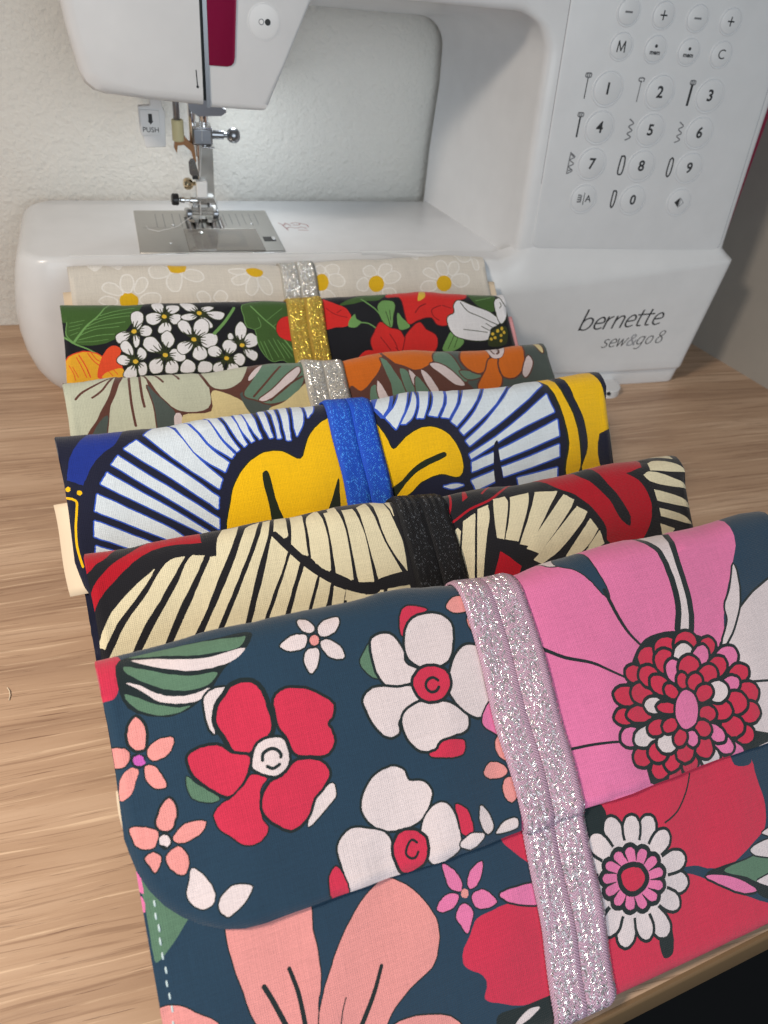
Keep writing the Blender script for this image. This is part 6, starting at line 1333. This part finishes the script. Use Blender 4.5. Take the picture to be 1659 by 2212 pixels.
box('fill_block', 0.2, 1.4, 8.0, 9.2, 17.86, 18.3, 'key', SM, 0.05)  # small block added just above the fill light
# PUSH lever of the threader
lv = loft('push_lever', [[(-5.15, y, 17.15), (-5.15, y, 15.75), (-5.0, y, 15.5), (-4.95, y, 15.0), (-4.85, y, 14.9), (-3.75, y, 14.95), (-3.7, y, 15.1), (-3.62, y, 16.9), (-3.75, y, 17.15), (-3.9, y, 18.3), (-4.4, y, 18.3), (-4.45, y, 17.2)] for y in (5.6, 6.1)], 'key', SM); bevel(lv, 0.06)
box('push_plate', -5.08, -3.98, 5.5, 5.6, 15.62, 17.0, 'key', SM, 0.03)
ribbon('push_arrow', [[(-4.5, 16.72), (-4.5, 16.4)]], lambda x, z: (x, 5.488, z), 'ink', SM, 0.22)
mesh('push_arrow', [(-4.66, 5.487, 16.42), (-4.34, 5.487, 16.42), (-4.5, 5.487, 16.22)], [(0, 1, 2)], 'ink', SM, smooth=False)

for o in list(SM.children):                                        # the parts under the head are stout
    if o.name.split('.')[0] in ('needle_bar', 'needle_clamp', 'clamp_collar', 'presser_bar', 'threader_hook', 'hook_tip', 'presser_block', 'presser_screw', 'holder_screw', 'holder_knob', 'foot_holder', 'threader_sleeve', 'threader_bar'):
        off = origin(SM)
        for vv in o.data.vertices:
            vv.co.x = (-1.7*K - off.x) + (vv.co.x - (-1.7*K - off.x))*1.2; vv.co.y = (6.7*K - off.y) + (vv.co.y - (6.7*K - off.y))*1.2
# --- needle plate
PL = box('needle_plate', -5.94, 3.03, 2.1, 9.65, 9.70, 9.83, 'steel', SM, 0.05)
box('bobbin_well', -1.55, 0.75, 2.75, 5.6, 9.70, 9.842, 'gunmetal', PL, 0.02)
lathe('bobbin', (-0.35, 4.1, 9.835), (0, 0, 1), [(0, 0.85), (0.012, 0.85)], 'steel', PL, 24)
box('bobbin_cover', -3.0, 1.75, 2.02, 5.85, 9.85, 9.93, 'clear', PL, 0.03)
box('plate_lip', -5.7, -3.05, 1.98, 2.09, 9.72, 9.80, 'chrome', PL, 0.02); box('plate_lip', 0.95, 2.95, 1.98, 2.09, 9.72, 9.80, 'chrome', PL, 0.02)
box('cover_latch', 1.95, 2.75, 3.75, 4.55, 9.80, 9.845, 'black', PL, 0.03); box('latch_slide', 2.5, 2.75, 3.9, 4.4, 9.85, 9.9, 'chrome', PL, 0.02)
lathe('plate_screw', (-1.95, 5.15, 9.93), (0, 0, 1), [(0, 0.17), (0.05, 0.15), (0.09, 0.08)], 'chrome', PL, 14)
for x, y in ((-3.6, 6.8), (1.6, 7.0), (-4.0, 3.6)): lathe('plate_rivet', (x, y, 9.825), (0, 0, 1), [(0, 0.10), (0.03, 0.09)], 'chrome', PL, 12)
for x in (-2.75, -2.3, -1.78, -1.18, -0.62):
    box('feed_slot', x, x+0.16, 5.95, 8.3, 9.80, 9.838, 'black', PL)
for x in (-2.55, -2.08, -1.0, -0.42):
    v = []; f = []
    for k in range(10):
        y = 6.0 + k*0.2; q = len(v); v += [(x, y, 9.84), (x+0.13, y, 9.84), (x+0.13, y+0.1, 9.95), (x, y+0.1, 9.95), (x+0.13, y+0.19, 9.84), (x, y+0.19, 9.84)]
        f += [(q, q+1, q+2, q+3), (q+3, q+2, q+4, q+5), (q, q+3, q+5), (q+1, q+4, q+2)]
    mesh('feed_dog', v, f, 'chrome', PL, smooth=False)
for k, x in enumerate((-4.6, -4.1, -3.5, -3.0)): ribbon('guide_line', [[(x, 6.4), (x, 8.9)]], lambda a, b: (a, b, 9.834), 'ink_soft', PL, 0.035)
for k, x in enumerate((-0.1, 0.35, 0.8, 1.25, 1.7, 2.1)): ribbon('guide_line', [[(x, 6.6+0.25*(k % 2)), (x, 8.9)]], lambda a, b: (a, b, 9.834), 'ink_soft', PL, 0.035)
ribbon('guide_line', [[(-5.5, 6.3), (-3.1, 6.3)]], lambda a, b: (a, b, 9.834), 'ink_soft', PL, 0.025)
# small red picture printed on the bed beside the plate
ribbon('threading_picture', [[(3.55, 7.3), (3.9, 6.9), (4.0, 7.3), (4.3, 6.8)], [(4.4, 7.2), (4.7, 7.35), (5.0, 7.2), (4.9, 6.9), (4.5, 6.9)], [(3.9, 6.2), (4.2, 6.5), (4.6, 6.3), (5.0, 6.5), (5.3, 6.2)], [(3.75, 6.9), (3.95, 5.9)], [(4.7, 5.95), (5.3, 5.85)], [(5.05, 7.2), (5.45, 6.9), (5.5, 6.5)]], lambda a, b: (a, b, 9.757), 'ink_red', SM, 0.07)

# --- control panel and keys
K0 = Vector((22.22, 0.15, 20.3)); PU = Vector((math.cos(KYAW), math.sin(KYAW), 0)); PV = Vector((0.026, -0.034, -0.9994)); PN = Vector((math.sin(KYAW), -math.cos(KYAW), 0)); 
def pan(u, v, h=0.0): return K0 + PU*u + PV*v + Vector((KYAW, -1, 0.03)).normalized()*h
def rrect(u0, u1, u0b, u1b, v0, v1, r, ins):
    p = []
    for cx, cy, a0 in ((u1-r, v0+r, -0.5), (u1b-r, v1-r, 0.0), (u0b+r, v1-r, 0.5), (u0+r, v0+r, 1.0)):
        for k in range(7):
            a = math.pi*(a0+0.5*k/6); p.append((cx+(r-ins)*math.cos(a), cy+(r-ins)*math.sin(a)))
    return p
outl = (-3.55, 10.9, -3.1, 11.45, -12, 9.72, 0.55)
rings = [[pan(u, v, h) for u, v in rrect(*outl, ins)] for h, ins in ((-0.05, 0.0), (0.02, 0.0), (0.055, 0.03), (0.07, 0.09))]
CP = loft('control_panel', rings, 'plastic2', SM, sharp=30)
rings = [[pan(u, v, h) for u, v in rrect(*outl, ins)] for h, ins in ((0.001, -0.035), (0.012, -0.035), (0.012, 0.02), (0.001, 0.02))]
loft('panel_gap', rings, 'ink_grey', CP, cap=False)
HP = 0.072
def key(u, v, r):
    c = pan(u, v, HP-0.01); ax = (KYAW, -1, 0.03)
    return lathe('key', c, ax, [(0, r*1.05), (0.04, r*1.03), (0.05, r*1.0), (0.045, r*0.965), (-0.01, r*0.955), (-0.01, r*0.90), (0.055, r*0.885), (0.075, r*0.80), (0.082, 0.0)], 'plastic2', CP, 36)
def text(name, s, u, v, size, mat, parent, hh, bold=0.0, shear=0.0):
    cu = bpy.data.curves.new(name, 'FONT'); cu.body = s; cu.size = size*K; cu.align_x = 'CENTER'; cu.align_y = 'CENTER'; cu.offset = bold*K; cu.shear = shear; cu.resolution_u = 3
    o = bpy.data.objects.new('tmp', cu); COL.objects.link(o)
    dg = bpy.context.evaluated_depsgraph_get(); me = bpy.data.meshes.new_from_object(o.evaluated_get(dg))
    COL.objects.unlink(o); bpy.data.objects.remove(o)
    verts = [hh(x.co.x/K, x.co.y/K) for x in me.vertices]; faces = [tuple(p.vertices) for p in me.polygons]
    return mesh(name, verts, faces, mat, parent, smooth=False)
HK = HP + 0.076
def on_key(u, v): return lambda x, y: pan(u + x, v - y, HK)
def on_panel(u, v): return lambda x, y: pan(u + x, v - y, HP+0.004)
KA, KB = 3.558, 2.135
def mark(strokes, u, v, w=0.075, mat='ink_soft'): return ribbon('stitch_mark', [[(x*0.8, y*0.74) for x, y in s] for s in strokes], on_panel(u, v), mat, CP, w)
foot_i = [[(-.2, .95), (-.22, .72), (0, .66), (.22, .72), (.2, .95), (-.2, .95)], [(-.08, .93), (-.08, .7)], [(.08, .93), (.08, .7)]]
zig = [[(-.18, .75), (.2, .45), (-.15, .2), (.2, -.1), (-.15, -.35), (.2, -.62), (-.2, -.85)]]
for j in range(3):
    for i in range(3):
        n = j*3+i+1; u, v = i*KA, j*KB
        key(u, v, 0.98); text('digit', str(n), u, v, 0.90, 'ink', CP, on_key(u, v), 0.022)
ui = -1.42
def sticks(i, j, thick, left=0.0):
    mark(foot_i, i*KA+ui, j*KB-0.05, 0.07); ribbon('stitch_mark', [[(0, .46), (0, -.63)]], on_panel(i*KA+ui, j*KB-0.05), 'ink', CP, thick)
sticks(0, 0, 0.06); mark([[(.02, .9), (-.2, .85), (-.2, .7), (.05, .62)], [(.05, .9), (.22, .85), (.2, .66)]], KA+ui, -0.05); ribbon('stitch_mark', [[(0, .5), (0, -.63)]], on_panel(KA+ui, -0.05), 'ink_soft', CP, 0.06)
sticks(2, 0, 0.16); sticks(0, 1, 0.11)
mark(zig, KA+ui, KB, 0.08); mark(zig, 2*KA+ui, KB, 0.075)
mark([[(-.18, .8), (.22, .5), (-.15, .25), (.22, -.05), (-.15, -.3), (.22, -.6), (-.2, -.85)], [(-.2, .85), (-.22, -.85)], [(-.12, .7), (.1, .52)], [(-.12, -.6), (.1, -.55)]], ui, 2*KB, 0.07)
def hole(i, j, r): mark([[(-.14, .72), (.14, .72), (.16, -.72), (-.14, -.72), (-.14, .72)]] if not r else [[(-.15, .6), (0, .78), (.15, .6), (.15, -.6), (0, -.78), (-.15, -.6), (-.15, .6)]], i*KA+ui, j*KB, 0.10, 'ink')
hole(1, 2, False); hole(2, 2, True)
v3 = 3*KB
key(0-0.05, v3+0.02, 0.92); mark([], 0, 0) if False else None
ribbon('stitch_mark', [[(-.42, .22), (-.28, .22)], [(-.42, .08), (-.28, .08)], [(-.42, -.06), (-.28, -.06)], [(-.42, -.2), (-.28, -.2)], [(-.2, .2), (-.2, -.2)]], on_key(-0.05, v3), 'ink_soft', CP, 0.09)
ribbon('stitch_mark', [[(0, .36), (-.0, -.36)]], on_key(-0.05, v3), 'ink', CP, 0.05); text('letter', 'A', 0.27, v3, 0.62, 'ink', CP, on_key(0.27, v3), 0.005)
key(KA, v3, 0.95); text('digit', '0', KA, v3, 0.86, 'ink', CP, on_key(KA, v3), 0.022)
mark([[(-.12, .72), (.12, .72), (.13, -.5), (0, -.7), (-.12, -.5), (-.12, .72)]], KA+ui, v3, 0.10, 'ink')
key(2*KA-0.02, v3+0.05, 0.90)
mesh('mirror_mark', [on_key(2*KA-0.02, v3+0.05)(x, y) for x, y in ((-.36, 0), (0, .34), (0, -.34))], [(0, 1, 2)], 'ink', CP, smooth=False)
ribbon('mirror_mark', [[(.06, .26), (.32, 0)], [(.32, 0), (.06, -.26)], [(.06, -.26), (.06, .26)]], on_key(2*KA-0.02, v3+0.05), 'ink_grey', CP, 0.05)
TX, TZ, TA, TB = 0.28, -3.96, 2.264, 1.716
for i in range(4):
    u, v = TX+i*TA, TZ; key(u, v, 0.72)
    ribbon('sign', [[(-.2, 0), (.2, 0)]] + ([[(0, -.22), (0, .22)]] if i % 2 else []), on_key(u, v), 'ink_soft' if i % 2 == 0 else 'ink', CP, 0.075 if i % 2 else 0.10)
    u, v = TX+i*TA, TZ+TB; key(u, v, 0.74)
    if i == 0: ribbon('letter', [[(-.24, -.27), (-.2, .27)], [(-.2, .27), (0, -.2)], [(0, -.2), (.2, .27)], [(.2, .27), (.24, -.27)]], on_key(u, v), 'ink', CP, 0.075)
    elif i == 3: text('letter', 'C', u, v, 0.74, 'ink', CP, on_key(u, v))
    else:
        text('letter', 'mem', u, v+0.16, 0.34, 'ink', CP, on_key(u, v+0.16), 0.012)
        w = 0.09; lathe('key_dot', pan(u, v-0.17, HK-0.01), (KYAW, -1, 0.03), [(0, w), (0.02, w)], 'ink', CP, 12)
    if i == 3: ribbon('sign', [[(-.16, .1), (-.05, -.1)], [(.06, .14), (.12, -.12)]], on_panel(u, v-TB-1.45), 'ink_soft', CP, 0.07)
text('letter', 'PUSH', 0, 0, 0.40, 'ink', SM, lambda x, y: (-4.52 + x, 5.487, 15.92 + y))

# --- lettering on the base, thin slanted strokes
GL = {
 ' ': ([], .22),
 'b': ([[(0, 1.72), (0, 0.02)], [(0.02, .70), (.18, .93), (.4, 1.0), (.6, .86), (.66, .55), (.58, .2), (.36, 0), (.14, .03), (0, .14)]], .86),
 'e': ([[(.04, .5), (.56, .56), (.54, .84), (.36, 1.0), (.14, .86), (.03, .5), (.1, .14), (.3, 0), (.56, .1)]], .74),
 'r': ([[(0, 1.0), (0, 0)], [(.01, .58), (.14, .88), (.32, 1.0)]], .58),
 'n': ([[(0, 1.0), (0, 0)], [(.01, .58), (.18, .9), (.4, 1.0), (.54, .86), (.55, .6), (.55, 0)]], .78),
 't': ([[(.14, 1.36), (.14, .25), (.2, .04), (.4, .03)], [(-.08, .98), (.42, .98)]], .58),
 's': ([[(.42, .93), (.24, 1.0), (.06, .88), (.08, .66), (.34, .46), (.4, .2), (.22, 0), (-.02, .07)]], .62),
 'w': ([[(0, 1.0), (.14, .02)], [(.14, .02), (.44, .9)], [(.44, .9), (.56, .02)], [(.56, .02), (.92, 1.0)]], 1.04),
 '&': ([[(.78, 0), (.5, .4), (.2, .9), (.18, 1.2), (.36, 1.34), (.52, 1.2), (.46, .98), (.16, .66), (.02, .34), (.1, .06), (.34, 0), (.6, .2), (.76, .62)]], .92),
 'g': ([[(.6, .9), (.36, 1.0), (.12, .84), (.03, .48), (.14, .12), (.34, .06), (.56, .28)], [(.62, 1.0), (.58, .2), (.54, -.2), (.36, -.5), (.02, -.46)]], .90),
 'o': ([[(.32, 1.0), (.1, .82), (.02, .45), (.12, .1), (.3, 0), (.52, .16), (.6, .55), (.52, .9), (.32, 1.0)]], .78),
 '8': ([[(.34, .86), (.12, 1.06), (.16, 1.4), (.38, 1.52), (.58, 1.36), (.54, 1.06), (.2, .78), (.04, .42), (.14, .08), (.36, 0), (.58, .16), (.6, .5), (.34, .86)]], .78)}
def lettering(name, s, x0, z0, x1, z1, xh, w, mat_of):
    adv = sum(GL[c][1] for c in s) - 0.2; sc = (x1-x0)/adv; pos = 0.0
    for c in s:
        strokes, a = GL[c]
        def place(px, py, pos=pos):
            X = x0 + (pos + px + 0.17*py)*sc; Z = z0 + (z1-z0)*(X-x0)/(x1-x0) + py*xh; return base_front(X, Z)
        if strokes: ribbon(name, strokes, place, mat_of(c), SM, w*(1.5 if c == '&' else 1))
        pos += a
lettering('letter', 'bernette', 24.05, 4.92, 30.55, 5.25, 0.92, 0.115, lambda c: 'ink')
lettering('letter', 'sew&go 8', 26.3, 3.48, 31.25, 3.72, 0.64, 0.10, lambda c: 'ink_grey' if c == '&' else 'ink')

# ================================================================ the six pouches
GRP = 'pouches leaning in a row in front of the sewing machine'
make_pouch('p1', 'beige daisy print pouch with silver glitter elastic, rearmost against the sewing machine', 'BG', 'band_silver', 'lining_cream', [(-0.35, 25.5, 1.0, 6.4), (25.6, 26.5, 1.2, 6.0)], GRP, True, (12.05, 14.2))
make_pouch('p2', 'black botanical print pouch with white blossoms, red poppies and gold glitter elastic', 'BB', 'band_gold', 'lining_pink', [(24.5, 26.3, 1.0, 6.5)], GRP, True, (12.1, 14.15))
make_pouch('p3', 'sage and orange flower print pouch with brown outlines and silver glitter elastic', 'BR', 'band_silver', 'lining_green', [(0.3, 25.8, 1.0, 6.5)], GRP, False, (11.5, 13.65))
make_pouch('p4', 'blue, white and yellow fan print pouch with shiny blue elastic', 'NB', 'band_blue', 'lining_cream', [(-0.5, 25.7, 1.9, 5.5)], GRP, False, (10.95, 13.05))
make_pouch('p5', 'red, black and cream fan print pouch with black elastic', 'BK', 'band_black', 'lining_cream', [(-0.12, 25.8, 3.6, 5.6)], GRP, False, (11.5, 13.65))
root, P6 = make_pouch('p6', 'navy pouch with pink, red and white flowers and pink glitter elastic, frontmost', 'NV', 'band_pink', 'lining_cream', [(-0.06, 26.0, 2.9, 4.9)], GRP, False, (11.95, 14.3))
# white topstitching down the left side of the front pouch
v = []; f = []
for k, s0 in enumerate(np.arange(4.6, 13.0, 0.36)):
    q = len(v); u0 = 0.52 - 0.012*s0 + 0.02*math.sin(k*2.3); s0 = s0 + 0.03*math.sin(k*5.1); m_ = []
    for t, wd, hh in ((0, 0.01, -0.01), (0.05, 0.026, 0.022), (0.11, 0.03, 0.034), (0.17, 0.026, 0.022), (0.22, 0.01, -0.01)):
        for du, h2 in ((-wd, -0.004), (-wd*0.5, hh), (wd*0.5+0.01, hh), (wd+0.01, -0.004)): m_.append(P6.P(u0+du, s0+t, off=h2, panel=True))
    v += [tuple(x) for x in m_]; f += [(q+4*i+j, q+4*i+j+1, q+4*i+j+5, q+4*i+j+4) for i in range(4) for j in range(3)]
prop(mesh('stitching', v, f, 'thread', root), kind='stuff')
